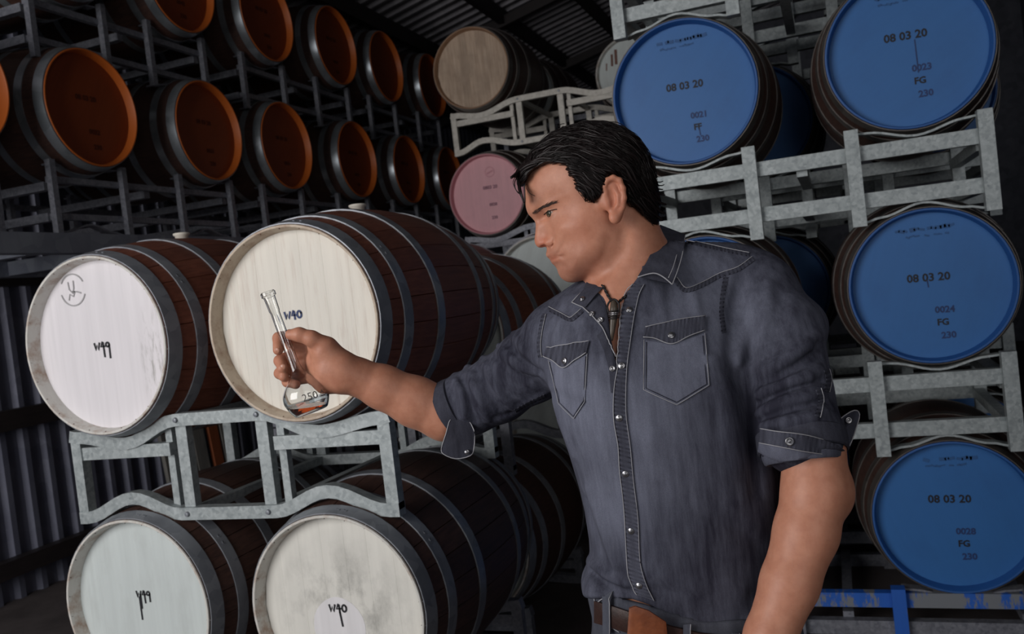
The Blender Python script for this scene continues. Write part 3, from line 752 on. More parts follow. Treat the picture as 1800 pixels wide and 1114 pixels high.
AB = (K(470, 0, 1.6)[0], K(0, 800, 1.6)[1], 1.51), (K(835, 0, 1.62)[0], K(0, 560, 1.58)[1], 1.685)
headF, armF, restF = Field(HB[0], HB[1], .00155), Field(AB[0], AB[1], .0015), Field((-.47, -.80, 1.13), (.50, .17, 1.76), .0032)
body = Multi(headF, armF, restF)
def relief(poly2, WF, DF, wc):
    cache = {}
    def fn(X, Y, Z):
        key = (X.shape, Y.shape, float(X[0, 0, 0]), float(Y[0, 0, 0]))
        if key not in cache:
            x, y = np.broadcast_arrays(X[:, :, 0], Y[:, :, 0]); d = -poly_sdf(poly2, x, y)
            cache[key] = (d, WF(x, y), np.maximum(DF(x, y), .004))
        d, Wv, D = cache[key]
        u = np.clip(1-d/D, 0, 6); G = np.sqrt(u[:, :, None]**2+((Z-wc)/Wv[:, :, None])**2)-1
        return G*np.minimum(Wv, D)[:, :, None]*.8
    return fn
def WF(x, y):
    w = tps(cW, x*1000, y*1000)/1000
    def gauss(px, py, lat, amp, sx, sy=None, rot=0.):
        c = H(px, py, lat)[:2]; dx, dy = x-c[0], y-c[1]; a, b = math.cos(rot), math.sin(rot); sy_ = sy or sx
        u, v = a*dx+b*dy, -b*dx+a*dy; return amp*np.exp(-(u/sx)**2-(v/sy_)**2)
    w = w+gauss(963, 379, .03, -.008, .010, .007, .3)        # eye socket
    w = w+gauss(958, 362, .04, .0035, .022, .006, .45)       # brow ridge
    w = w+gauss(1008, 396, .058, .003, .030, .020, .3)       # cheekbone
    w = w+gauss(966, 427, .018, .0045, .007, .0065)          # wing of the nose
    w = w+gauss(973.5, 424, .02, -.0035, .0028, .008, -.2)   # crease behind it
    w = w+gauss(984, 440, .03, -.002, .003, .012, -.5)       # cheek fold
    w = w+gauss(989, 451, .03, -.003, .004)                  # corner of the mouth
    w = w+gauss(969, 450.5, .018, .0016, .008, .0028, .1)+gauss(974, 460, .02, .0018, .008, .003, .1)
    w = w+gauss(973, 455, .02, -.0032, .012, .0014, .25)     # lip line
    w = w+gauss(981, 468, .025, -.002, .010, .004)
    return np.maximum(w, .004)
def DF(x, y): return tps(cD, x*1000, y*1000)/1000
lo2, hi2 = face2.min(0), face2.max(0)
body.put((lo2[0], lo2[1], DH-.085), (hi2[0], hi2[1], DH+.085), relief(face2, WF, DF, DH), 0)
# eye: lid ball with an almond opening, on both sides
EYES = []
for sg in (1, -1):
    def E(px, py, lat): p = H(px, py, lat); p[2] = DH-sg*lat; return p
    mid = E(966.5, 374, .0315); nrm = np.array([-.62, -.10, -sg*.77]); nrm /= np.linalg.norm(nrm)
    ec = mid-nrm*.0112; body.ball(ec, .0128, .005); EYES.append((ec, sg, nrm))
    a, bq = E(956.5, 378.5, .0235), E(977.5, 369, .0365)
    body.chain([a, mid+nrm*.0012, bq], [.0007, .0016, .0006], .0015, 'sub')
    body.dip([a+nrm*.002+np.array([0, .004, 0]), mid+nrm*.002+np.array([0, .0055, 0]), bq+np.array([.002, .0035, 0])], -.0014, .0016)
    # nostril, ear
    body.ball((H(956, 434.5)[0], H(956, 434.5)[1], DH-sg*.0075), (.0052, .003, .0038), .002, 'sub')
    body.ball(E(966, 426.5, .0165), (.0075, .0062, .0055), .003); body.dip([E(974, 419, .022), E(975.5, 426, .023), E(971, 433, .02)], -.0022, .002)
    body.chain([E(961, 454.3, .0), E(968, 452.8, .015), E(977, 450.5, .0235), E(986, 449.5, .0285)], [.0011, .0012, .0011, .0006], .0015, 'sub')
    ch = [(1064, 340), (1062, 328), (1067, 317), (1078, 312), (1089, 317), (1095, 331), (1097, 348), (1094, 364), (1088, 377)]
    body.ball(E(1079, 348, .076), (.0145, .033, .008), .004, R=((.985, .17, 0), (-.17, .985, 0), (0, 0, 1)))
    body.ball(E(1077, 350, .0845), (.0085, .019, .0068), .003, 'sub', R=((.985, .25, 0), (-.25, .985, 0), (0, 0, 1)))
    body.chain([E(x, y, .078+.005*math.sin(i/8*PI)) for i, (x, y) in enumerate(ch)], [.0035]*2+[.0042]*5+[.0045, .005], .003)
    body.chain([E(1079, 328, .079), E(1087, 343, .081), E(1086, 360, .081), E(1079, 370, .079)], [.002, .003, .003, .0025], .003)
    body.ball(E(1081, 383, .079), (.0085, .0085, .0065), .005)
    body.ball(E(1069, 357, .077), (.0045, .007, .004), .003)
    body.ball(E(1062, 350, .070), (.010, .014, .008), .008)
# neck, trapezius, torso core
body.chain([H(1092, 395), H(1104, 440), H(1112, 500), K(1125, 560, 1.43)], [.056, .056, .062, .07], .018)
body.cone(H(1074, 472, .02), K(1090, 540, 1.375), .024, .028, .02)
body.cone(K(1130, 480, 1.44), K(1300, 520, 1.42), .05, .05, .03); body.cone(K(1110, 530, 1.45), K(1010, 590, 1.46), .042, .046, .02)
TOR = [(470, 1075, 1180, 1.43, .06), (520, 1000, 1320, 1.43, .085), (560, 966, 1335, 1.43, .105), (620, 960, 1345, 1.425, .122), (680, 966, 1352, 1.42, .128), (740, 980, 1362, 1.42, .128), (800, 1001, 1372, 1.42, .126), (860, 1019, 1380, 1.42, .124),
       (900, 1028, 1384, 1.42, .124), (950, 1036, 1386, 1.425, .124), (1000, 1039, 1388, 1.43, .124), (1045, 1036, 1390, 1.43, .126), (1090, 1046, 1398, 1.435, .126), (1160, 1046, 1412, 1.435, .128), (1260, 1050, 1425, 1.435, .125)]
tor = np.array([(K(0, y, wc)[1], K(xl, y, wc)[0], K(xr, y, wc)[0], wc, b) for y, xl, xr, wc, b in TOR])[::-1]
def torso(inset, y0=None, y1=None, ex=2.35):
    def fn(X, Y, Z):
        t = [np.interp(Y, tor[:, 0], tor[:, k]) for k in range(1, 5)]
        cx, a = (t[0]+t[1])/2, (t[1]-t[0])/2-inset; b = t[3]-inset
        d = ((np.abs((X-cx)/a))**ex+(np.abs((Z-t[2])/b))**ex)**(1/ex)-1
        d = d*np.minimum(a, b)
        if y0 is not None: d = np.maximum(d, y0-Y)
        if y1 is not None: d = np.maximum(d, Y-y1)
        return d
    return fn
body.put((tor[:, 1].min(), tor[0, 0], 1.28), (tor[:, 2].max(), K(0, 500, 1.43)[1], 1.57), torso(.012, -.62, K(0, 490, 1.43)[1]), .03)
body.dip([E(1052, 490, .042), E(1074, 470, .056), E(1092, 438, .062), E(1098, 408, .064)] if False else [np.array([*H(a_, b_, l_)[:2], DH-l_]) for a_, b_, l_ in ((1046, 492, .036), (1072, 474, .052), (1094, 440, .06), (1100, 410, .062))], -.005, .011)
# left arm (right of the picture), hand hangs below the frame
def pr(px, d): return px/FPX*d
LA = [(1345, 520, 1.41, 60), (1388, 640, 1.36, 46), (1428, 790, 1.292, 53), (1433, 862, 1.278, 56), (1417, 935, 1.265, 54), (1388, 1025, 1.25, 49), (1353, 1120, 1.238, 43), (1325, 1200, 1.23, 36)]
body.chain([K(x, y, d) for x, y, d, r in LA], [pr(r, d) for x, y, d, r in LA], .012)
body.ball(K(1474, 868, 1.293), (.018, .028, .02), .03)                     # elbow
hp = K(1308, 1262, 1.22)
# right arm
RA = [(1000, 590, 1.47, 58), (930, 640, 1.54, 50), (830, 712, 1.615, 47), (782, 728, 1.62, 45), (730, 706, 1.615, 43.5), (672, 680, 1.605, 38), (628, 662, 1.595, 32), (606, 655, 1.59, 30)]
body.chain([K(x, y, d) for x, y, d, r in RA], [pr(r, d) for x, y, d, r in RA], .012)
# right hand closed round the flask neck; DHD = its distance
DHD = 1.585
def Q(px, py, near=0.): return K(px, py, DHD-near)
# palm: heel, thenar and the knuckle row behind the flask
body.chain([Q(604, 655), Q(584, 648, -.004), Q(562, 634, -.014)], [pr(31, DHD), pr(31, DHD), pr(24, DHD)], .014)
body.chain([Q(598, 640, .004), Q(572, 616, .006), Q(556, 606, .002)], [pr(25, DHD), pr(22, DHD), pr(16, DHD)], .012)     # thenar
body.chain([Q(596, 672, .002), Q(572, 672, -.004), Q(552, 664, -.014)], [pr(19, DHD), pr(18, DHD), pr(14, DHD)], .012)   # heel below
body.chain([Q(560, 602, -.026), Q(556, 628, -.03), Q(552, 662, -.026)], [pr(14, DHD), pr(15, DHD), pr(12, DHD)], .012)   # knuckles
# thumb
body.chain([Q(574, 608, .012), Q(548, 595, .02), Q(526, 588, .02), Q(511, 588, .017)], [pr(16, DHD), pr(13.5, DHD), pr(12, DHD), pr(9.5, DHD)], .006)
body.chain([Q(560, 612, -.034), Q(508, 604, -.043)], [pr(13, DHD), pr(12, DHD)], .008); body.chain([Q(560, 634, -.036), Q(512, 636, -.044)], [pr(13, DHD), pr(12, DHD)], .006)
body.dip([Q(548, 606, .018), Q(556, 616, .024), Q(568, 619, .026)], -.0022, .0022); body.dip([Q(546, 622, -.006), Q(560, 640, .016), Q(570, 660, .018)], -.002, .003)
FING = [([(560, 600, -.03), (510, 590, -.034), (490, 594, -.018), (489, 615, -.002)], [12, 11, 10.5, 9.2]),
        ([(558, 620, -.034), (514, 624, -.036), (492, 634, -.02), (497, 647, .002)], [12, 11, 10.5, 9.2]),
        ([(556, 642, -.032), (512, 648, -.036), (492, 656, -.022), (499, 662, .0)], [11.5, 10.5, 10, 8.8]),
        ([(552, 662, -.028), (520, 668, -.03), (505, 671, -.016), (520, 676, -.002)], [10.5, 9.5, 9, 8.2])]
for pts, rs in FING: body.chain([Q(*p) for p in pts], [pr(r, DHD) for r in rs], .004)
# left hand below the frame, relaxed
body.chain([K(1325, 1200, 1.23), K(1312, 1245, 1.225), K(1296, 1290, 1.22)], [pr(34, 1.23), pr(42, 1.22), pr(38, 1.22)], .012)
for i_, (fx, fy, fd) in enumerate(((1268, 1300, 1.20), (1285, 1312, 1.215), (1302, 1314, 1.235), (1318, 1306, 1.25))):
    body.chain([K(fx, fy, fd), K(fx-6, fy+42, fd), K(fx-2, fy+76, fd+.006), K(fx+8, fy+100, fd+.014)], [.0105, .0098, .009, .008], .004)
body.chain([K(1290, 1235, 1.19), K(1266, 1268, 1.18), K(1258, 1302, 1.18), K(1262, 1326, 1.185)], [.016, .012, .0105, .009], .008)
def in_box(P, B, m): return ((P > np.array(B[0])+m) & (P < np.array(B[1])-m)).all(1)
parts = []
for fl_, it in ((headF, 1), (armF, 1), (restF, 2)):
    P_, F_ = fl_.mesh(); P_ = relax(P_, F_, it)
    if fl_ is restF:
        hid = in_box(P_, HB, .01) | in_box(P_, AB, .01); F_ = F_[~hid[F_].any(1)]
    parts.append((P_, F_))
BP = np.concatenate([p for p, f in parts]); o1, o2 = len(parts[0][0]), len(parts[0][0])+len(parts[1][0])
BF = np.concatenate([parts[0][1], parts[1][1]+o1, parts[2][1]+o2])
used = np.unique(BF); mp_ = np.full(len(BP), -1); mp_[used] = np.arange(len(used)); BP = BP[used]; BF = mp_[BF]
man_body = arr_obj('body', BP, BF, M['skin'], man)
# colour of the skin itself: lips, ruddy nose and ear, beard shadow
def blob(P, c, r): return np.exp(-(((P-np.array(c))/np.array(r))**2).sum(1))
tint = np.ones((len(BP), 4))
def paint(k, col):
    for i in range(3): tint[:, i] = tint[:, i]*(1-k)+tint[:, i]*col[i]*k
for lat in (.02, -.02): paint(np.clip(blob(BP, H(970, 455, lat), (.011, .0065, .018)), 0, 1), (.95, .76, .74))
paint(blob(BP, H(952, 426, .01), (.014, .011, .03))*.6, (1.05, .72, .66)); paint(blob(BP, H(1080, 350, .08), (.02, .04, .02))*.5, (1.05, .78, .72))
paint(blob(BP, H(1020, 400, .06), (.03, .03, .03))*.35, (1.04, .85, .8))
for c, r in ((H(995, 478, .02), (.03, .022, .05)), (H(1045, 462, .05), (.045, .02, .05)), (H(972, 443, .02), (.012, .006, .02))): paint(np.clip(blob(BP, c, r)*.6, 0, 1), (.72, .7, .74))
ca = man_body.data.color_attributes.new('tint', 'FLOAT_COLOR', 'POINT')
ca.data.foreach_set('color', tint.astype(np.float32).ravel())
# eyes
for ec, sg, nrm in EYES:
    w = to_world(ec)-np.array(man.location)
    e = MB().lathe([(-.0119, .0001), (-.0112, .004), (-.0084, .0084), (-.004, .0112), (0, .0119), (.005, .0108), (.0119, .0001)], 24, axis='z').obj('eyeball', M['eye'], man, tuple(w), smooth=True)
    gaze = to_world(ec+np.array([-.80, -.20, -sg*.62]))-to_world(ec); gaze /= np.linalg.norm(gaze)
    p = gaze*.0113; q = Vector(gaze).to_track_quat('Z', 'Y')
    MB().lathe([(-.001, .0058), (.0004, .0055), (.0012, .002), (.0012, .0001)], 20, axis='z').obj('iris', M['iris'], e, tuple(p), tuple(q.to_euler()), smooth=True)
# finger nails
def nail(px, py, near, nx, ny, nz, r):
    c = to_world(Q(px, py, near))-np.array(man.location); n = Vector(to_world(np.array([nx, ny, nz]))-CC); q = n.to_track_quat('Z', 'Y')
    MB().lathe([(-.002, r*1.02), (.0, r), (.0009, r*.7), (.0014, r*.35), (.0016, .0001)], 14, axis='z').obj('fingernail', M['nail'], man, tuple(c), tuple(q.to_euler()), smooth=True)
M['nail'] = mat_plain('nail', (202, 146, 122), .3)
nail(497, 645, .0098, -.15, -.1, -1, .0056); nail(487, 616, .0056, -.3, -.2, -.9, .0054)

# ================================================================== shirt
def cap_cone(fld, a, b, ra, rb, k, cap=True):
    a = np.array(a); b = np.array(b); L = b-a; l2 = L@L; ln = math.sqrt(l2)
    def fn(X, Y, Z):
        px, py, pz = X-a[0], Y-a[1], Z-a[2]; tt = (px*L[0]+py*L[1]+pz*L[2])/l2; t = np.clip(tt, 0, 1)
        d = np.sqrt((px-t*L[0])**2+(py-t*L[1])**2+(pz-t*L[2])**2)-(ra+(rb-ra)*t)
        return np.maximum(d, (tt-1)*ln) if cap else d
    R = max(ra, rb); fld.put(np.minimum(a, b)-R, np.maximum(a, b)+R, fn, k)
SH = Field((-.15, -.53, 1.22), (.50, .12, 1.73), .0024)
SH.put((tor[:, 1].min(), -.55, 1.28), (tor[:, 2].max(), K(0, 500, 1.43)[1], 1.57), torso(0, None, K(0, 505, 1.43)[1]), .03)
SH.cone(K(1150, 476, 1.445), K(1325, 515, 1.425), .062, .066, .03); SH.cone(K(1095, 515, 1.45), K(990, 598, 1.47), .058, .066, .03)
SH.cone(K(1170, 455, 1.46), K(1300, 490, 1.44), .045, .05, .03)
SH.cone(K(1128, 508, 1.395), K(1200, 508, 1.42), .052, .05, .02)
LS = [(1335, 525, 1.42, 68), (1366, 585, 1.385, 78), (1388, 690, 1.335, 73), (1404, 762, 1.302, 74), (1410, 800, 1.292, 72)]
RS = [(988, 602, 1.475, 68), (935, 642, 1.535, 62), (875, 684, 1.59, 56), (825, 708, 1.615, 53), (806, 716, 1.62, 51)]
for C_ in (LS, RS):
    for i in range(len(C_)-1):
        (x0, y0, d0, r0), (x1, y1, d1, r1) = C_[i], C_[i+1]
        cap_cone(SH, K(x0, y0, d0), K(x1, y1, d1), pr(r0, d0), pr(r1, d1), (.02, .008, .006, .006)[i] if C_ is LS else .02, i == len(C_)-2)
SH.ball(K(1418, 572, 1.40), (.028, .03, .03), .03)                       # puff at the back of the sleeve
SH.ball(K(1043, 1030, 1.42), (.014, .018, .05), .03)
# neck hole, V opening, hem
SH.chain([H(1100, 400), H(1108, 455), K(1110, 510, 1.425)], [.06, .058, .050], .008, 'sub')
VP = [(1060, 470), (1130, 470), (1120, 489), (1108, 505), (1101, 515), (1095, 540), (1092, 565), (1089, 600), (1086, 642), (1083, 642), (1074, 600), (1071, 572), (1067, 538), (1064, 505)]
vpoly = np.array([((x-900)/FPX, (557-y)/FPX) for x, y in VP])
def carve(X, Y, Z): return np.maximum(poly_sdf(vpoly, X/Z, Y/Z)*Z, Z-1.40)
SH.put((K(1020, 0, 1.4)[0], K(0, 650, 1.4)[1], 1.24), (K(1135, 0, 1.4)[0], K(0, 465, 1.4)[1], 1.40), carve, .003, 'sub')
def hem(X, Y, Z):
    px = 900+FPX*X/Z; py = 557-FPX*Y/Z
    hy = np.interp(px, [1000, 1040, 1075, 1110, 1140, 1175, 1210, 1260, 1330, 1400], [1048, 1052, 1054, 1052, 1062, 1082, 1100, 1116, 1122, 1110])
    return (hy-py)/FPX*1.36
SH.put((-.2, -.6, 1.2), (.55, -.38, 1.8), hem, .006, 'sub')
P_, F_ = SH.mesh(); shirt_bvh = BVHTree.FromPolygons([tuple(p) for p in P_], [tuple(int(i) for i in f) for f in F_])
def hit(px, py, bvh=None, dflt=1.36):
    """point and outward normal where the lens ray through a pixel meets the cloth (camera axes)"""
    d = Vector(((px-900)/FPX, (557-py)/FPX, 1)).normalized(); r = (bvh or shirt_bvh).ray_cast(Vector((0, 0, 0)), d)
    if r[0] is None: return K(px, py, dflt), np.array((0, 0, -1.))
    n = np.array(r[1]);
    if n @ np.array(d) > 0: n = -n
    return np.array(r[0]), n
FOLDS = [  # pixels along the fold, height in mm, width in mm
 ([(853, 640), (868, 668), (892, 702), (906, 716)], 5, 7), ([(824, 655), (836, 682), (850, 712), (858, 738)], 5, 6.5), ([(882, 618), (914, 640), (945, 653), (962, 664)], 4.5, 7), ([(906, 592), (928, 620), (955, 640)], 5, 9),
 ([(800, 668), (812, 692), (816, 732)], 4, 6), ([(838, 650), (858, 690), (880, 728)], -5, 5), ([(868, 626), (896, 652), (930, 668)], -4.5, 5), ([(810, 662), (824, 694), (834, 740)], -4, 5), ([(894, 605), (918, 634), (950, 652)], -4, 5),
 ([(905, 718), (930, 704), (958, 690)], 3, 5), ([(870, 735), (900, 726), (940, 705)], -3, 6),
 ([(1446, 585), (1410, 612), (1366, 640), (1322, 652)], 5, 10), ([(1442, 650), (1390, 668), (1330, 694)], 5.5, 8), ([(1446, 684), (1384, 702), (1328, 728)], 5, 8), ([(1448, 722), (1390, 738), (1340, 748)], 4, 8),
 ([(1438, 606), (1400, 638), (1362, 668)], -7, 8), ([(1444, 668), (1384, 684), (1330, 710)], -5, 5), ([(1448, 704), (1390, 720), (1334, 738)], -4.5, 5), ([(1440, 625), (1390, 655), (1336, 674)], -4, 6),
 ([(1330, 520), (1312, 590), (1296, 640)], 4, 10), ([(1302, 490), (1286, 560), (1284, 625), (1300, 670)], -5, 8), ([(1352, 500), (1338, 600), (1330, 640)], 3, 9), ([(1375, 520), (1366, 590)], -2.5, 10),
 ([(1300, 660), (1318, 720), (1326, 790), (1330, 860)], -6, 12), ([(1250, 640), (1280, 720), (1290, 820)], 3, 16), ([(1150, 770), (1230, 800), (1300, 870)], 2.5, 18), ([(1160, 860), (1260, 900), (1330, 960)], -2.5, 16),
 ([(1036, 860), (1060, 930), (1085, 990)], 4, 9), ([(1030, 880), (1050, 950), (1070, 1000)], -3, 8), ([(1036, 985), (1062, 1010), (1098, 1026)], 4, 8), ([(1040, 1002), (1070, 1026), (1110, 1042)], -3, 6),
 ([(965, 660), (985, 740), (1010, 800)], 3, 9), ([(1050, 660), (1062, 760), (1075, 860)], 2, 12), ([(970, 690), (1000, 700), (1030, 720)], -2, 9), ([(1150, 1000), (1220, 1030), (1300, 1040)], 3, 14), ([(1160, 1040), (1230, 1070), (1300, 1090)], -3, 12),
 ([(1220, 520), (1225, 545)], 2, 9), ([(1160, 510), (1165, 555)], 2, 8), ([(985, 570), (975, 600)], 3, 8), ([(1010, 575), (1012, 598)], -2, 6)]
for px, amp, wd in FOLDS: SH.dip([hit(*q)[0] for q in dense(px, 3, False)], amp*.0015, wd*.001)
ROLLS = [  # cloth rolls that stand proud of the sleeve and break its outline: silhouette pixel, distance there, then pixels on the cloth, thickness in mm
 ((851, 632), 1.60, [(866, 668), (888, 700), (902, 716)], 8), ((823, 648), 1.613, [(836, 684), (848, 712), (856, 736)], 8), ((879, 609), 1.585, [(912, 642), (942, 655)], 7), ((905, 589), 1.565, [(926, 620), (950, 640)], 8),
 ((800, 661), 1.62, [(811, 694), (815, 730)], 6),
 ((1452, 655), 1.345, [(1410, 664), (1370, 678), (1334, 694)], 8), ((1456, 688), 1.33, [(1410, 698), (1370, 708), (1332, 726)], 7.5), ((1440, 596), 1.39, [(1412, 612), (1370, 640), (1330, 652)], 8), ((1458, 724), 1.315, [(1420, 734), (1380, 740), (1344, 748)], 7)]
for s0, d0, px, rr in ROLLS:
    pts = [K(*s0, d0)]; e_ = dense([s0]+px, 4, False)
    for q in e_[3:]:
        h_, n_ = hit(*q); pts.append(h_-n_*rr*.0004)
    SH.chain(pts, list(np.linspace(rr*.0011, rr*.0008, len(pts))), .005)
P_, F_ = SH.mesh(); P_ = relax(P_, F_, 1)
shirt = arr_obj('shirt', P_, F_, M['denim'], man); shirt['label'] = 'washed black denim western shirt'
shirt_bvh = BVHTree.FromPolygons([tuple(p) for p in P_], [tuple(int(i) for i in f) for f in F_])
wear = np.full(len(P_), -.04)  # pale spots are fading; dark spots are shade painted into the cloth colour
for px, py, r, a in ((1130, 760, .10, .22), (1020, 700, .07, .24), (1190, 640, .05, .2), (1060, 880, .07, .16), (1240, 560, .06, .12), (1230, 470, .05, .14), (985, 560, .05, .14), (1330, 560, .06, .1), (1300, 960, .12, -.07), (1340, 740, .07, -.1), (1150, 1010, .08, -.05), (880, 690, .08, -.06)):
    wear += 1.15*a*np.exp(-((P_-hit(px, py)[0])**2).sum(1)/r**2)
def put_attr(o, name, val):
    a = o.data.attributes.new(name, 'FLOAT', 'POINT'); a.data.foreach_set('value', np.asarray(val, np.float32))
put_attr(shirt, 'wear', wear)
ML = np.array(man.location)
def mpts(p): return to_world(np.asarray(p))-ML
def patch(name, A, B, off, th, mat, parent, nu=24, nv=8, wearv=0., lift=0., free=None, pucker=0.):
    """cloth piece between two pixel polylines A and B, laid 'off' metres above the shirt, th thick; free = list of depths per u to use where there is no shirt"""
    if pucker: nu = int(max(nu, np.linalg.norm(np.diff(np.array(A, float), axis=0), axis=1).sum()*.9))
    rw = []; pk_ = random.Random(len(A)*31+nu); ph_ = np.cumsum([pk_.uniform(.35, 1.5) for _ in range(nu+1)]); am_ = [pk_.uniform(.1, 1.) for _ in range(nu+1)]
    a = resample(A, nu); b = resample(B, nu); n = (nu+1)*(nv+1); top = []; bot = []
    for i in range(nu+1):
        for j in range(nv+1):
            t = j/nv; q = a[i]*(1-t)+b[i]*t
            if free is None: p, nr = hit(q[0], q[1])
            else:
                dd = np.interp(i/nu, np.linspace(0, 1, len(free[0])), free[0])*(1-t)+np.interp(i/nu, np.linspace(0, 1, len(free[1])), free[1])*t
                p = K(q[0], q[1], dd); nr = np.array((0, 0, -1.)); h_, n_ = hit(q[0], q[1], None, 9.)
                if h_[2] < p[2]+.004: p = h_+np.array((0, 0, -.004))
            e = min(i, nu-i, j*3, (nv-j)*3); edge = 1 if e > 0 else .8
            pw = math.sin(ph_[i]+1.6*t*am_[i])*(.15+.85*abs(2*t-1)**1.5)*am_[(i+int(7*t)) % len(am_)] if pucker else 0.; rw.append(pw*pucker)
            top.append(p+nr*(off+th*edge+.0005*pw)); bot.append(p+nr*(off-.001))
    f = []
    for i in range(nu):
        for j in range(nv):
            q = (i*(nv+1)+j, i*(nv+1)+j+1, (i+1)*(nv+1)+j+1, (i+1)*(nv+1)+j); f.append(q)
    g = [tuple(k+n for k in q[::-1]) for q in f]
    rim = [i*(nv+1) for i in range(nu+1)]+[nu*(nv+1)+j for j in range(1, nv+1)]+[i*(nv+1)+nv for i in range(nu-1, -1, -1)]+[j for j in range(nv-1, 0, -1)]
    s = [(rim[k], rim[(k+1) % len(rim)], rim[(k+1) % len(rim)]+n, rim[k]+n) for k in range(len(rim))]
    me = sharp(mesh(name, mpts(top+bot), f+g+s, mat), 60)
    bm = bmesh.new(); bm.from_mesh(me); bmesh.ops.recalc_face_normals(bm, faces=bm.faces); bm.to_mesh(me); bm.free()
    o = obj(name, me, parent); put_attr(o, 'wear', np.r_[np.full(n, wearv)+np.array(rw), np.full(n, wearv)]); return o
def resample(P, n):
    P = np.array(P, float); d = np.r_[0, np.cumsum(np.linalg.norm(np.diff(P, axis=0), axis=1))]; t = np.linspace(0, d[-1], n+1)
    return np.stack([np.interp(t, d, P[:, k]) for k in range(P.shape[1])], 1)
def piping(name, px, parent, r=.0006, off=.002, mat='thread', n=None, free=None):
    q = resample(dense(px, 4, False), n or max(8, len(px)*6)); pts = []
    for i, (x, y) in enumerate(q):
        if free is not None: d_ = np.interp(i/(len(q)-1), np.linspace(0, 1, len(free)), free); p = K(x, y, d_)
        else:
            h_, nr = hit(x, y); p = h_+nr*off
        pts.append(p)
    return MB().sweep(mpts(pts), r*2, r*2, n=5).obj(name, M[mat], parent, smooth=True)
def snap(px, py, parent, r=.0052, off=.004, ring=False, at=None):
    p, nr = hit(px, py) if at is None else at
    p = mpts([p+nr*off])[0]; nw = Vector(to_world(nr)-CC); q = nw.to_track_quat('Z', 'Y')
    prof = [(-.002, r), (.0004, r), (.0012, r*.86), (.001, r*.7), (.0022, r*.5), (.0026, r*.2), (.0026, .0001)] if not ring else [(-.002, r), (.0008, r), (.0016, r*.8), (.0006, r*.55), (.0004, r*.3), (.0012, r*.2), (.0012, .0001)]
    return MB().lathe(prof, 16, axis='z').obj('snap_button', M['snap'], parent, tuple(p), tuple(q.to_euler()), smooth=True)
# placket
PLL = [(1114, 500), (1102, 516), (1096, 540), (1093, 565), (1090, 600), (1087, 640), (1080, 683), (1079, 735), (1087, 782), (1090, 828), (1098, 893), (1102, 960), (1106, 1012), (1121, 1045)]
PLR = [(1132, 500), (1124, 516), (1118, 540), (1113, 565), (1108, 600), (1102, 646), (1100, 703), (1102, 740), (1108, 782), (1114, 844), (1122, 909), (1126, 985), (1138, 1030), (1150, 1056)]
pk = patch('placket', PLL, PLR, .0006, .0022, M['denim_dark'], shirt, 70, 6, .2, pucker=.42)
piping('edge_piping', PLL, shirt, .0007, .0034, n=120); piping('edge_piping', PLR, shirt, .0005, .0026, n=120)
UL = [(1025, 541), (1040, 555), (1052, 567), (1062, 581), (1074, 612), (1085, 643)]
patch('under_placket', UL, [(1050, 512), (1065, 540), (1070, 572), (1074, 600), (1084, 640)], .0, .0012, M['denim_dark'], shirt, 24, 6, .12)
patch('under_placket', [(1050, 590), (1062, 616), (1071, 650), (1074, 690)], [(1060, 580), (1073, 612), (1084, 643), (1081, 690)], .0003, .0014, M['denim_dark'], shirt, 16, 4, .16)
piping('edge_piping', UL, shirt, .0009, .003)
for p in ((1106, 546), (1093, 643), (1089, 734), (1100, 832), (1110, 932), (1124, 1028)): snap(*p, shirt, off=.0032)
for p in ((1077, 648), (1056, 563), (1041, 553)): snap(*p, shirt, r=.0045, off=.0028, ring=True)
# pockets
def pocket(top, side_l, side_r, bot, flap_top, flap_bot, sn, wearv):
    b = patch('pocket', top, bot, .0004, .0016, M['denim'], shirt, 26, 14, wearv)
    outline = [top[0]]+side_l+bot[:]+side_r+[top[-1]]
    for k, r_ in ((0, .0006), (1, .0007)):
        c = np.mean(np.array(outline), 0); ln = [tuple(np.array(q)*(1-.045*k*1.6)+c*(.045*k*1.6)) for q in [top[0]]+bot+[top[-1]]]
        pts = []
        for a_, b_ in zip(ln[:-1], ln[1:]): pts += [tuple(np.array(a_)+(np.array(b_)-np.array(a_))*t) for t in (0, .33, .66)]
        pts.append(ln[-1]); q = np.array(pts)
        w3 = [hit(*z)[0]+hit(*z)[1]*.0024 for z in q]; MB().sweep(mpts(w3), 2*r_, 2*r_, n=5).obj('stitching', M['thread'] if k == 0 else M['denim_dark'], b, smooth=True)
    f = patch('pocket_flap', flap_top, flap_bot, .002, .0022, M['denim_dark'], shirt, 26, 6, .2, pucker=.34)
    piping('edge_piping', flap_bot, f, .0008, .0046); piping('stitching', flap_top, f, .0006, .0042)
    snap(*sn, f, off=.0052)
pocket([(1132, 598), (1180, 606), (1238, 586)], [], [], [(1131, 685), (1189, 711), (1246, 677)], [(1134, 576), (1185, 564), (1239, 556)], [(1130, 594), (1150, 596), (1180, 606), (1210, 592), (1237, 582)], (1179, 591), .28)
pocket([(966, 632), (994, 642), (1033, 622)], [], [], [(984, 709), (1010, 735), (1029, 705)], [(964, 610), (1000, 606), (1037, 600)], [(958, 625), (975, 633), (993, 646), (1012, 633), (1032, 621)], (996, 634), .26)
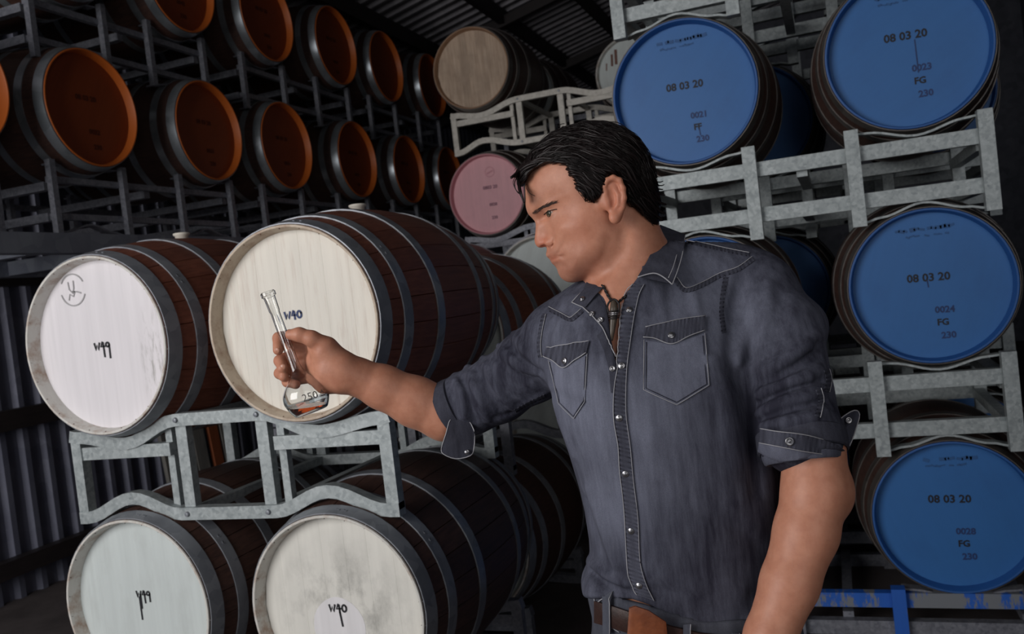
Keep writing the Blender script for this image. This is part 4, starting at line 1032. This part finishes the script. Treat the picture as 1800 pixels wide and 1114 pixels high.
# yoke and seams: a raised folded strip with a pale worn edge
def seam(px, w, wearv=.1, edge=True, parent=shirt):
    q = dense(px, 4, False); t = np.gradient(q, axis=0); t /= np.linalg.norm(t, axis=1)[:, None]; nn = np.stack([-t[:, 1], t[:, 0]], 1)
    o = patch('seam', q+nn*w/2, q-nn*w/2, .0002, .0013, M['denim_dark'], parent, max(10, len(px)*6), 3, wearv, pucker=.45)
    if edge: piping('edge_piping', q-nn*w/2, o, .0006, .0018)
    return o
seam([(1186, 490), (1204, 510), (1234, 501), (1266, 484), (1298, 473), (1324, 455)], 8)
seam([(1206, 425), (1240, 432), (1280, 441), (1316, 448)], 6)
seam([(1276, 486), (1270, 520), (1268, 550), (1272, 585)], 8, .05, False)
seam([(964, 543), (984, 553), (1002, 562), (1014, 555), (1024, 546)], 7)
seam([(957, 552), (951, 580), (948, 606), (950, 628)], 7, .1)
seam([(905, 722), (930, 708), (958, 695)], 6, .0, False)
seam([(1452, 650), (1456, 668), (1452, 688)], 9, .1); seam([(1438, 684), (1443, 706), (1436, 732)], 9, .1)
# collar wings
c1 = patch('collar', [(1160, 395), (1152, 425), (1138, 458), (1121, 486)], [(1204, 412), (1200, 440), (1192, 470), (1181, 499)], 0, .003, M['denim_dark'], shirt, 20, 10, .16, free=([1.475, 1.39, 1.355, 1.335], [1.45, 1.385, 1.35, 1.33]))
piping('edge_piping', [(1121, 487), (1148, 480), (1165, 486), (1182, 500)], c1, .001, free=[1.330, 1.330, 1.328, 1.325]); piping('edge_piping', [(1204, 413), (1201, 440), (1193, 470), (1182, 499)], c1, .0008, free=[1.444, 1.380, 1.345, 1.325])
piping('stitching', [(1194, 420), (1190, 446), (1183, 470), (1175, 488)], c1, .0007, free=[1.444, 1.380, 1.345, 1.325])
c2 = patch('collar', [(1052, 487), (1062, 503), (1046, 519), (1028, 540)], [(1032, 492), (1025, 509), (1013, 522), (1005, 531)], 0, .003, M['denim_dark'], shirt, 16, 8, .12, free=([1.40, 1.365, 1.36, 1.365], [1.44, 1.41, 1.39, 1.385]))
piping('edge_piping', [(1032, 492), (1025, 509), (1013, 522), (1005, 531)], c2, .0008, free=[1.434, 1.404, 1.384, 1.379]); piping('edge_piping', [(1005, 531), (1016, 536), (1028, 541)], c2, .0009, free=[1.379, 1.37, 1.36])
snap(1026, 529, c2, .0045, .006)
# rolled cuffs
def ring(name, c, ax, r0, r1, w, th, mat, parent, seed, wearv=.1, wob=.03):
    c = np.array(c); ax = np.array(ax)/np.linalg.norm(ax); u = np.cross(ax, (0, 0, 1.)); u /= np.linalg.norm(u); v = np.cross(ax, u); n = 48; rr = np.random.default_rng(seed)
    ph = rr.uniform(0, 6, 4); prof = [(-w/2, r0), (-w/2+.002, r0+th), (0, (r0+r1)/2+th*1.15), (w/2-.002, r1+th), (w/2, r1), (w/2-.004, r1-th*1.5), (-w/2, r0-th*2)]
    V = []
    for t, r in prof:
        for j in range(n):
            a = 2*PI*j/n; k = 1+wob*(math.sin(2*a+ph[0])+.6*math.sin(3*a+ph[1])+.3*math.sin(7*a+ph[2])); dt = .005*math.sin(a+ph[3])
            V.append(c+ax*(t+dt)+(u*math.cos(a)+v*math.sin(a))*r*k)
    F = [(i*n+j, ((i+1) % 7)*n+j, ((i+1) % 7)*n+(j+1) % n, i*n+(j+1) % n) for i in range(7) for j in range(n)]
    me = sharp(mesh(name, mpts(V), F, mat), 50); bm = bmesh.new(); bm.from_mesh(me); bmesh.ops.recalc_face_normals(bm, faces=bm.faces); bm.to_mesh(me); bm.free()
    o = obj(name, me, parent); put_attr(o, 'wear', np.full(len(V), wearv)); return o
lc = K(1410, 778, 1.296); lax = K(1416, 830, 1.285)-K(1402, 740, 1.31)
ring('cuff', lc, lax, pr(74, 1.296), pr(74, 1.296), .030, .003, M['denim_dark'], shirt, 3, .14, .015); ring('cuff_fold', K(1412, 800, 1.29), lax, pr(70, 1.29), pr(66, 1.29), .02, .003, M['denim'], shirt, 4, .1)
def cdep(q, r=82, c=1408, d=1.293): return [d-pr(math.sqrt(max(r*r-(x-c)**2, 300)), d) for x in np.interp(np.linspace(0, 1, 13), np.linspace(0, 1, len(q)), [z[0] for z in q])]
CA = [(1336, 753), (1366, 758), (1394, 761), (1420, 765), (1446, 772), (1468, 780), (1482, 790)]; CB = [(1334, 778), (1360, 783), (1386, 788), (1412, 793), (1439, 797), (1462, 799), (1482, 798)]; CCc = [(1332, 794), (1350, 805), (1368, 811), (1400, 808), (1440, 801), (1464, 800), (1482, 799)]
cb = patch('cuff_band', CA, CB, 0, .003, M['denim_dark'], shirt, 40, 6, .16, free=(cdep(CA), cdep(CB)), pucker=.15)
patch('cuff_lining', CB, CCc, 0, .002, M['denim'], shirt, 40, 5, .2, free=(cdep(CB, 80), cdep(CCc, 74)))
piping('edge_piping', CA, cb, .0007, free=[z-.0035 for z in cdep(CA)]); piping('edge_piping', CB, cb, .0006, free=[z-.0035 for z in cdep(CB)])
rc = K(800, 718, 1.622); rax = K(760, 735, 1.63)-K(830, 706, 1.61)
ring('cuff', rc, rax, pr(54, 1.62), pr(53, 1.62), .03, .004, M['denim_dark'], shirt, 5, .12)
def flap(name, px, d0, th, bow, parent, wearv):
    """hanging cuff corner: thick cloth outline with a slight bow"""
    q = dense(px, 3); c = q.mean(0); V = []; n = len(q)
    for s_ in (-1, 1):
        for k in (1., .6, .25):
            for x, y in q: V.append(K(c[0]+(x-c[0])*k, c[1]+(y-c[1])*k, d0(x, y)-bow*(1-k)+s_*th/2))
        V.append(K(c[0], c[1], d0(*c)-bow+s_*th/2))
    m = 3*n+1; F = []
    for s_ in (0, 1):
        for r in (0, 1):
            for j in range(n): F.append((s_*m+r*n+j, s_*m+r*n+(j+1) % n, s_*m+(r+1)*n+(j+1) % n, s_*m+(r+1)*n+j))
        for j in range(n): F.append((s_*m+2*n+j, s_*m+2*n+(j+1) % n, s_*m+3*n))
    for j in range(n): F.append((j, (j+1) % n, m+(j+1) % n, m+j))
    me = sharp(mesh(name, mpts(V), F, M['denim_dark']), 50); bm = bmesh.new(); bm.from_mesh(me); bmesh.ops.recalc_face_normals(bm, faces=bm.faces); bm.to_mesh(me); bm.free()
    o = obj(name, me, parent); put_attr(o, 'wear', np.full(len(V), wearv))
    e = MB().sweep(mpts([K(x, y, d0(x, y)-th*.6) for x, y in list(q)+[q[0]]]), .0018, .0018, n=5).obj('edge_piping', M['thread'], o, smooth=True)
    return o
fl1 = flap('cuff_flap', [(1436, 772), (1460, 752), (1482, 732), (1502, 721), (1511, 728), (1505, 752), (1494, 782), (1480, 799), (1446, 800)], lambda x, y: 1.262+.0006*(x-1436), .004, .006, shirt, .1)
fl2 = flap('cuff_flap', [(793, 735), (784, 762), (776, 788), (780, 798), (801, 806), (826, 801), (833, 788), (833, 756), (815, 730)], lambda x, y: 1.565, .004, .006, shirt, .06)
snap(1386, 775, shirt, .0062, .004, True, at=(K(1387, 775, 1.293-pr(81, 1.293)), np.array((-.15, 0, -1.)))); snap(1490, 738, fl1, .005, .004, True, at=(K(1490, 738, 1.29), np.array((0, 0, -1.)))); snap(821, 794, fl2, .0045, .004, at=(K(821, 794, 1.561), np.array((0, 0, -1.))))

# ================================================================== jeans, belt, boots
JN = Field((.05, -1.50, 1.22), (.50, -.37, 1.68), .005)
def waist(X, Y, Z):
    px = 900+FPX*X/Z; py = 557-FPX*Y/Z; hy = np.interp(px, [1000, 1045, 1080, 1130, 1180, 1240, 1420], [1040, 1042, 1048, 1060, 1076, 1092, 1080])
    return np.maximum(torso(-.004)(X, Y, Z), (hy-py)/FPX*1.36)
JN.put((.1, -.66, 1.28), (.5, -.38, 1.57), waist, .03)
up = CR @ np.array((0, 0, 1.))
def foot(dx, dd): b_ = CR @ (np.array((man.location.x, man.location.y, 0))-CC); return b_+np.array((dx, 0, dd))
for (hx, hd), (dx, dd) in (((1140, 1.43), (-.13, 0.0)), ((1310, 1.44), (.10, .05))):
    f_ = foot(dx, dd); f_ = f_-up*((to_world(f_)[2])-.09)/1.0
    hipp = K(hx, 1200, hd); knee = (hipp+f_)/2+np.array((0, 0, -.03))
    JN.chain([hipp, knee, f_], [.098, .072, .058], .03)
    bt = Field(f_-np.array((.12, .12, .26)), f_+np.array((.12, .12, .16)), .005); toe = f_-up*.05+np.array((-.02, 0, -.17))
    bt.chain([f_-up*.045+np.array((0, 0, .03)), f_-up*.05+np.array((-.01, 0, -.09)), toe], [.042, .042, .034], .02); bt.cone(f_-up*.04, f_+up*.05, .05, .056, .02)
    def sole(X, Y, Z, f_=f_): return -(X*up[0]+Y*up[1]+Z*up[2]-(f_@up-.086))*-1
    bt.put(f_-.3, f_+.3, lambda X, Y, Z: (X*up[0]+Y*up[1]+Z*up[2])-(f_@up-.087), .004, 'sub')
    p_, q_ = bt.mesh(); arr_obj('boot', relax(p_, q_, 1), q_, M['leather_dark'], man)
p_, q_ = JN.mesh(); p_ = relax(p_, q_, 2); jeans = arr_obj('jeans', p_, q_, M['jeans'], man); put_attr(jeans, 'wear', np.full(len(p_), .1))
jb = BVHTree.FromPolygons([tuple(p) for p in p_], [tuple(int(i) for i in f) for f in q_])
_sb = shirt_bvh
shirt_bvh = jb
belt = patch('belt', [(1050, 1056), (1080, 1064), (1120, 1078), (1180, 1098), (1230, 1110), (1300, 1118), (1390, 1112)], [(1050, 1092), (1080, 1100), (1120, 1114), (1180, 1134), (1230, 1146), (1300, 1154), (1390, 1148)], .003, .004, M['leather_dark'], man, 50, 5, 0)
bk = patch('belt_buckle', [(1106, 1068), (1116, 1064), (1140, 1072), (1170, 1092)], [(1102, 1122), (1120, 1130), (1145, 1136), (1174, 1132)], .0, .005, M['leather'], man, 18, 10, 0, free=([1.288, 1.286, 1.287, 1.29], [1.286, 1.284, 1.285, 1.288]))
for x, y in ((1072, 1050), (1206, 1094), (1290, 1108)):
    lp = patch('belt_loop', [(x-6, y), (x-5, y+60)], [(x+6, y), (x+7, y+60)], .0075, .002, M['jeans'], jeans, 10, 3, .2); piping('edge_piping', [(x+6, y), (x+7, y+60)], lp, .0007, .0098)
piping('edge_piping', [(1046, 1050), (1052, 1078), (1068, 1096), (1090, 1110)], jeans, .0009, .002); piping('edge_piping', [(1048, 1062), (1062, 1052), (1076, 1050)], jeans, .0009, .003)
shirt_bvh = _sb

# ================================================================== hair
HAIRO = [(908, 318), (906, 302), (922, 282), (940, 258), (965, 236), (1000, 221), (1042, 213), (1085, 221), (1118, 242), (1142, 278), (1152, 312), (1158, 340), (1160, 365), (1156, 400), (1140, 440), (1090, 450), (1030, 450), (950, 420), (912, 350)]
HREG = [(915, 322), (900, 315), (880, 260), (960, 190), (1100, 190), (1190, 270), (1190, 392), (1156, 398), (1132, 377), (1117, 364), (1103, 356), (1100, 338), (1096, 322), (1088, 312), (1076, 308), (1064, 314), (1060, 326), (1056, 344), (1045, 356), (1034, 356), (1020, 344), (1010, 322), (1000, 305), (990, 292), (965, 286), (945, 292), (932, 305), (924, 316)]
hairo = dense([H(x, y, .0)[:2] for x, y in HAIRO], 4)
hreg = dense([H(x, y, .05 if x > 935 else .02)[:2] for x, y in HREG], 3)
HR = Field((K(895, 0, DH)[0], K(0, 402, DH)[1], DH-.105), (K(1180, 0, DH)[0], K(0, 205, DH)[1]+.01, DH+.105), .002)
def hW(x, y): return np.maximum(WF(x, y), .045)*1.0+.0085
def hD(x, y): return np.maximum(DF(x, y), .05)
hfn = relief(hairo, hW, hD, DH)
_c2 = {}
def hairfn(X, Y, Z):
    if 'r' not in _c2: x, y = np.broadcast_arrays(X[:, :, 0], Y[:, :, 0]); _c2['r'] = poly_sdf(hreg, x, y)
    g = hfn(X, Y, Z)
    return np.maximum(g, _c2['r'][:, :, None]+0*Z)
HR.put(HR.lo+.008, HR.lo+HR.h*(HR.n-1)-.008, hairfn, 0)
# wavy locks: ridges along the flow
FLOW = [(915, 300, -.7, .7), (935, 285, .4, -.9), (960, 260, .85, -.5), (1000, 240, 1, -.15), (1050, 232, 1, .2), (1100, 255, .8, .65), (1135, 300, .35, .95), (960, 280, .95, -.2), (1000, 290, 1, .25), (1030, 320, .75, .65), (1050, 345, .4, .9), (1070, 290, .95, .4), (1110, 320, .6, .8), (1120, 350, .6, .8), (1150, 370, .7, .7), (1150, 330, .6, .8)]
fl_ = np.array(FLOW)
def flow(x, y):
    w = 1/(((fl_[:, 0]-x)**2+(fl_[:, 1]-y)**2)+60)**1.5; v = (w[:, None]*fl_[:, 2:]).sum(0); return v/np.linalg.norm(v)
P_, F_ = HR.mesh(); P_ = relax(P_, F_, 2); hair = arr_obj('hair', P_, F_, M['hair'], man); hair['label'] = 'swept-back dark brown hair'
hb = BVHTree.FromPolygons([tuple(p) for p in P_], [tuple(int(i) for i in f) for f in F_])
rs = random.Random(5); sb = MB()
def strand(pts, r, parent_mb, n=3):
    k = len(pts); parent_mb.sweep(mpts(pts), 2*r, 2*r, n=n, radii=[.35+.65*math.sin(PI*min(1, .15+.85*(1-i/(k-1))))**.6 if i < k-1 else .08 for i in range(k)])
cnt = 0
for side in (1, -1):
    tries = 0; want = 1500 if side == 1 else 500; got = 0
    while got < want and tries < 9000:
        tries += 1; x, y = rs.uniform(910, 1155), rs.uniform(215, 392); pts = []
        L = rs.uniform(22, 60); steps = 9; ph = rs.uniform(0, 6); lift = rs.uniform(.0002, .0028); q = np.array((x, y))
        for i in range(steps):
            if side == 1: o_, d_ = Vector((0, 0, 0)), Vector(((q[0]-900)/FPX, (557-q[1])/FPX, 1)).normalized()
            else: tgt = K(q[0], q[1], DH); o_, d_ = Vector((tgt[0], tgt[1], DH+.4)), Vector((0, 0, -1))
            r = hb.ray_cast(o_, d_)
            if r[0] is None: break
            n_ = np.array(r[1]); n_ = n_ if n_ @ np.array(d_) < 0 else -n_
            pts.append(np.array(r[0])+n_*(lift*math.sin(PI*(i+1)/(steps+1))*1.2+.0003)); v = flow(*q); q = q+(v+np.array((-v[1], v[0]))*.22*math.sin(ph+i*.7))*L/steps
        if len(pts) >= 5: strand(pts, rs.uniform(.0003, .00075), sb); got += 1
for i in range(150):
    x, y = rs.uniform(925, 1140), rs.uniform(222, 350); q = np.array((x, y)); pts = []; L = rs.uniform(40, 85); ph = rs.uniform(0, 6); am = rs.uniform(.1, .35)
    for k in range(12):
        d_ = Vector(((q[0]-900)/FPX, (557-q[1])/FPX, 1)).normalized(); r = hb.ray_cast(Vector((0, 0, 0)), d_)
        if r[0] is None: break
        n_ = np.array(r[1]); n_ = n_ if n_ @ np.array(d_) < 0 else -n_
        pts.append(np.array(r[0])+n_*(.0005+.0022*math.sin(PI*k/11))); v = flow(*q); q = q+(v+np.array((-v[1], v[0]))*am*math.sin(ph+k*.55))*L/12
    if len(pts) >= 7: strand(pts, rs.uniform(.0012, .0026), sb, 5)
# free locks: fringe over the forehead, crown wisps, nape
LOCK = [([(962, 282), (938, 284), (915, 298), (903, 309), (897, 313)], 1.9), ([(950, 284), (928, 290), (911, 303), (905, 312)], 2.2), ([(932, 292), (918, 302), (913, 318), (915, 335), (919, 350), (922, 357)], 1.6), ([(926, 298), (915, 310), (911, 326), (916, 344), (921, 352)], 1.3),
        ([(915, 304), (906, 316), (905, 328), (910, 338), (918, 343)], .7), ([(908, 308), (902, 320), (907, 334), (915, 340)], .5), ([(926, 318), (925, 330), (932, 340), (941, 344.5)], .4), ([(945, 288), (926, 296), (914, 306), (908, 316)], 2), ([(975, 280), (950, 278), (925, 290), (912, 302)], 2),
        ([(990, 232), (982, 226), (985, 219), (993, 217)], .5), ([(1000, 228), (990, 222), (985, 227)], .45), ([(1030, 218), (1060, 212), (1090, 222), (1105, 236)], .6), ([(1050, 216), (1085, 215), (1110, 232)], .5), ([(1075, 220), (1105, 228), (1128, 248), (1138, 262)], .7),
        ([(1140, 305), (1152, 318), (1160, 320), (1166, 318)], .8), ([(1144, 312), (1154, 324), (1163, 326), (1168, 324)], .8), ([(1142, 320), (1155, 331), (1166, 333)], .9), ([(1146, 330), (1158, 340), (1170, 343)], 1.2), ([(1140, 340), (1156, 354), (1172, 360)], 1.6), ([(1138, 350), (1155, 368), (1170, 376)], 1.8), ([(1134, 360), (1150, 376), (1166, 388)], 1.8), ([(1120, 350), (1140, 374), (1156, 390)], 2),
        ([(1046, 340), (1052, 350), (1058, 349)], .6), ([(1040, 345), (1050, 353), (1062, 350)], .5), ([(1098, 352), (1104, 362), (1110, 360)], .6)]
for px, r in LOCK:
    q = dense(px, 5, False); far = px[0][0] < 980
    for k in range(3 if r > 1 else 1):
        pts = []
        for i, (x, y) in enumerate(q):
            lat = .03 if far else (.066 if px[0][0] < 1130 and px[0][1] > 330 else .02)
            h_, n_ = hit(x+rs.uniform(-1, 1)*(k > 0), y+k*1.5-1.5, hb, DH-lat-(.006*k)); pts.append(h_+n_*.001 if h_[2] != DH-lat-(.006*k) else h_)
        # even out jumps in distance along the lock
        z = np.array([p[2] for p in pts]); z = np.convolve(np.r_[[z[0]]*3, z, [z[-1]]*3], np.ones(7)/7, 'valid'); pts = [K(q[i][0], q[i][1], z[i]-.001*k) for i in range(len(q))]
        strand(pts, r*.001, sb, 4)
sb.obj('hair_strands', M['hair'], hair, smooth=True)['kind'] = 'stuff'
# eyebrow and lashes
bb = BVHTree.FromPolygons([tuple(p) for p in BP], [tuple(int(i) for i in f) for f in BF])
for sg in (1, -1):
    eb = MB()
    for i in range(95 if sg == 1 else 80):
        t = rs.random(); base = np.array([np.interp(t, [0, .35, .7, 1], [935, 947, 962, 977]), np.interp(t, [0, .35, .7, 1], [376, 368, 360, 355.5])]); w_ = np.interp(t, [0, .2, .7, 1], [4.5, 5.5, 4, 1.5])
        a = base+np.array((rs.uniform(-2, 2), rs.uniform(-.5, .5)*w_)); e = a+np.array((rs.uniform(5, 9), rs.uniform(-5.5, -2.)))
        pts = []
        for k in range(4):
            q = a+(e-a)*k/3; h_, n_ = hit(q[0], q[1], bb, 1.37); p = h_+n_*(.0004+.0006*(k == 1))
            if sg == -1: p = np.array([p[0], p[1], 2*DH-p[2]])
            pts.append(p)
        strand(pts, .00034, eb)
    e_ = eb.obj('eyebrow', M['brow'], man, smooth=True); e_['kind'] = 'stuff'
    ls = MB()
    q = dense([(956.5, 377), (962, 372.5), (970, 369), (979, 367.5)], 4, False); pts = [hit(x, y, bb, 1.39) for x, y in q]; pts = [h_+n_*.0004 for h_, n_ in pts]
    if sg == -1: pts = [np.array([p[0], p[1], 2*DH-p[2]]) for p in pts]
    ls.sweep(mpts(pts), .0013, .0013, n=4).obj('eyelashes', M['hair'], man, smooth=True)

# ================================================================== necklace
ng = thing('necklace', tuple(to_world(K(1078, 560, 1.31))), 'black cord necklace with a wire-wrapped horn pendant at the open collar', 'necklace')
NL = np.array(ng.location)
def neck_pt(x, y, off=.002):
    h_, n_ = hit(x, y, bb, 1.33); return to_world(h_+n_*off)-NL
def cordline(px):
    q = dense(px, 6, False); b_ = MB(); c_ = MB()
    P0 = np.array([neck_pt(x, y, .003) for x, y in q])
    for k in (0, 1):
        pts = []
        for i, p in enumerate(P0):
            a = i*.9+k*PI; pts.append(p+CR[0]*math.cos(a)*.0012+CR[2]*math.sin(a)*.0012)
        MB().sweep(pts, .003, .003, n=6).obj('cord', M['cord'], ng, smooth=True)
cordline([(1061, 502), (1066, 512), (1072, 524), (1078, 531)]); cordline([(1101, 520), (1092, 528), (1086, 533), (1082, 534)])
pc = [(1081, 532), (1081, 545), (1080, 560), (1078, 580), (1076, 601)]
pp = [neck_pt(x, y, .008) for x, y in pc]
MB().sweep([np.array(p) for p in pp], .0125, .009, n=8, radii=[.75, 1, .9, .72, .42], up=tuple(CR[2])).obj('pendant', M['bone'], ng, smooth=True)
lp = dense([(1073, 552), (1072, 541), (1077, 532), (1084, 531), (1089, 539), (1088, 552)], 4, False)
MB().sweep([neck_pt(x, y, .011) for x, y in lp], .0032, .0032, n=6).obj('cord_loop', M['cord'], ng, smooth=True)
for k, y in enumerate((549, 552, 555, 558.5, 561)):
    a = neck_pt(1072.5, y+.5, .010); b_ = neck_pt(1089, y-1, .010); m_ = (a+b_)/2-CR[2]*.006
    MB().sweep(dense([a, (a+m_)/2-CR[2]*.0015, m_, (b_+m_)/2-CR[2]*.0015, b_], 3, False), .0022, .0022, n=6).obj('wire_wrap', M['snap'] if k in (1, 2) else M['cord'], ng, smooth=True)

# ================================================================== flask
def mat_glass():
    m, nt, b = new_mat('clear_glass'); b.inputs['Base Color'].default_value = (.97, .98, .98, 1); b.inputs['Roughness'].default_value = .0
    b.inputs['Transmission Weight'].default_value = 1.; b.inputs['IOR'].default_value = 1.47
    n = noise(nt, coords(nt), 3, 1); r_ = ramp(nt, n, [(0, .0), (1, .01)]); nt.links.new(r_, b.inputs['Roughness']); return m
def mat_liquid():
    m, nt, b = new_mat('amber_spirit'); b.inputs['Roughness'].default_value = 0; b.inputs['Transmission Weight'].default_value = 1.; b.inputs['IOR'].default_value = 1.36
    n = noise(nt, coords(nt), 30, 2); nt.links.new(mixc(nt, n, lin((196, 76, 34)), lin((216, 104, 52))), b.inputs['Base Color']); return m
M['glass'] = mat_glass(); M['liquid'] = mat_liquid()
DF_ = DHD-.002
top = K(470, 513, DF_+.012); bot = K(549, 725, DF_-.004)
axis = bot-top; FL = np.linalg.norm(axis); axis /= FL
pxm = DF_/FPX                                              # metres per pixel at the flask
base_w = to_world(bot)
fk = thing('volumetric_flask', tuple(base_w), 'clear glass 250 ml flask with a little amber spirit, held up in the hand', 'flask')
ez = Vector(to_world(-axis)-CC); q = ez.to_track_quat('Z', 'Y'); fk.rotation_euler = q.to_euler()
FQ = np.array(q.to_matrix())
OUT = [(0, .0001), (.0, .020), (.001, .0275), (.004, .031), (.014, .0365), (.026, .0405), (.034, .041), (.044, .0385), (.056, .030), (.066, .0205), (.076, .0135), (.086, .0105), (.100, .0094), (FL-.062, .0088), (FL-.040, .0088), (FL-.037, .0098), (FL-.010, .0108), (FL-.008, .0136), (FL-.002, .0138), (FL, .012)]
def curve_prof(p, n=4):
    q_ = dense(p, n, False); return [(float(a), max(float(b), .0001)) for a, b in q_]
outer = curve_prof(OUT[1:13], 3); outer = [(0, .0001)]+outer+OUT[13:]
th = .0014
inner = [(t+(.002 if t < .02 else 0), max(r-th, .0001)) for t, r in outer if r > th*1.2 and t > .0005]
inner = [(.0022, .0001)]+[(max(t, .0022), r) for t, r in inner]
gl = MB().lathe(outer+inner[::-1], 48, axis='z'); gm = gl.mesh('glass_body', M['glass'], True)
bm = bmesh.new(); bm.from_mesh(gm); bmesh.ops.remove_doubles(bm, verts=bm.verts, dist=.00005); bmesh.ops.recalc_face_normals(bm, faces=bm.faces); bm.to_mesh(gm); bm.free()
sharp(gm, 40); obj('glass_body', gm, fk)
# liquid: inside profile cut level with the ground
lq = MB().lathe([(max(t, .0023)+.0002, max(r-.0003, .0001)) for t, r in inner if t < .05], 48, axis='z').mesh('liquid', M['liquid'], True)
bm = bmesh.new(); bm.from_mesh(lq); bmesh.ops.remove_doubles(bm, verts=bm.verts, dist=.00005)
lev = to_world(K(545, 712, DF_)); lco = Vector(FQ.T @ (lev-base_w)); lno = Vector(FQ.T @ np.array((0, 0, 1.)))
bmesh.ops.bisect_plane(bm, geom=bm.verts[:]+bm.edges[:]+bm.faces[:], plane_co=lco, plane_no=lno, clear_outer=True)
bmesh.ops.holes_fill(bm, edges=[e for e in bm.edges if e.is_boundary]); bmesh.ops.recalc_face_normals(bm, faces=bm.faces); bm.to_mesh(lq); bm.free(); sharp(lq, 40)
obj('liquid', lq, fk)
# printed volume mark on the bulb
gb = BVHTree.FromPolygons([v.co.copy() for v in gm.vertices], [tuple(p.vertices) for p in gm.polygons])
M['print'] = mat_plain('grey_print', (140, 136, 132), .6)
def bulb_print(txt, cx, cy, size, name='volume_mark'):
    me = text_mesh(txt, size); bm = bmesh.new(); bm.from_mesh(me); ang = -.30
    for v in bm.verts:
        x, y = v.co.x*math.cos(-ang)-v.co.y*math.sin(-ang), v.co.x*math.sin(-ang)+v.co.y*math.cos(-ang)
        d_ = ray(cx+x/pxm, cy-y/pxm); o_ = FQ.T @ (CC-base_w); dl = FQ.T @ d_
        r = gb.ray_cast(Vector(o_), Vector(dl).normalized())
        if r[0] is not None: v.co = r[0]-Vector(dl).normalized()*.0004
        else: v.co = Vector(FQ.T @ (to_world(K(cx+x/pxm, cy-y/pxm, DF_-.03))-base_w))
    bm.to_mesh(me); bm.free(); me.materials.clear(); me.materials.append(M['print']); return obj(name, me, fk)
bulb_print('250', 545, 697, .0195); bulb_print('ml', 561, 693, .008); bulb_print('A', 566, 688, .009)
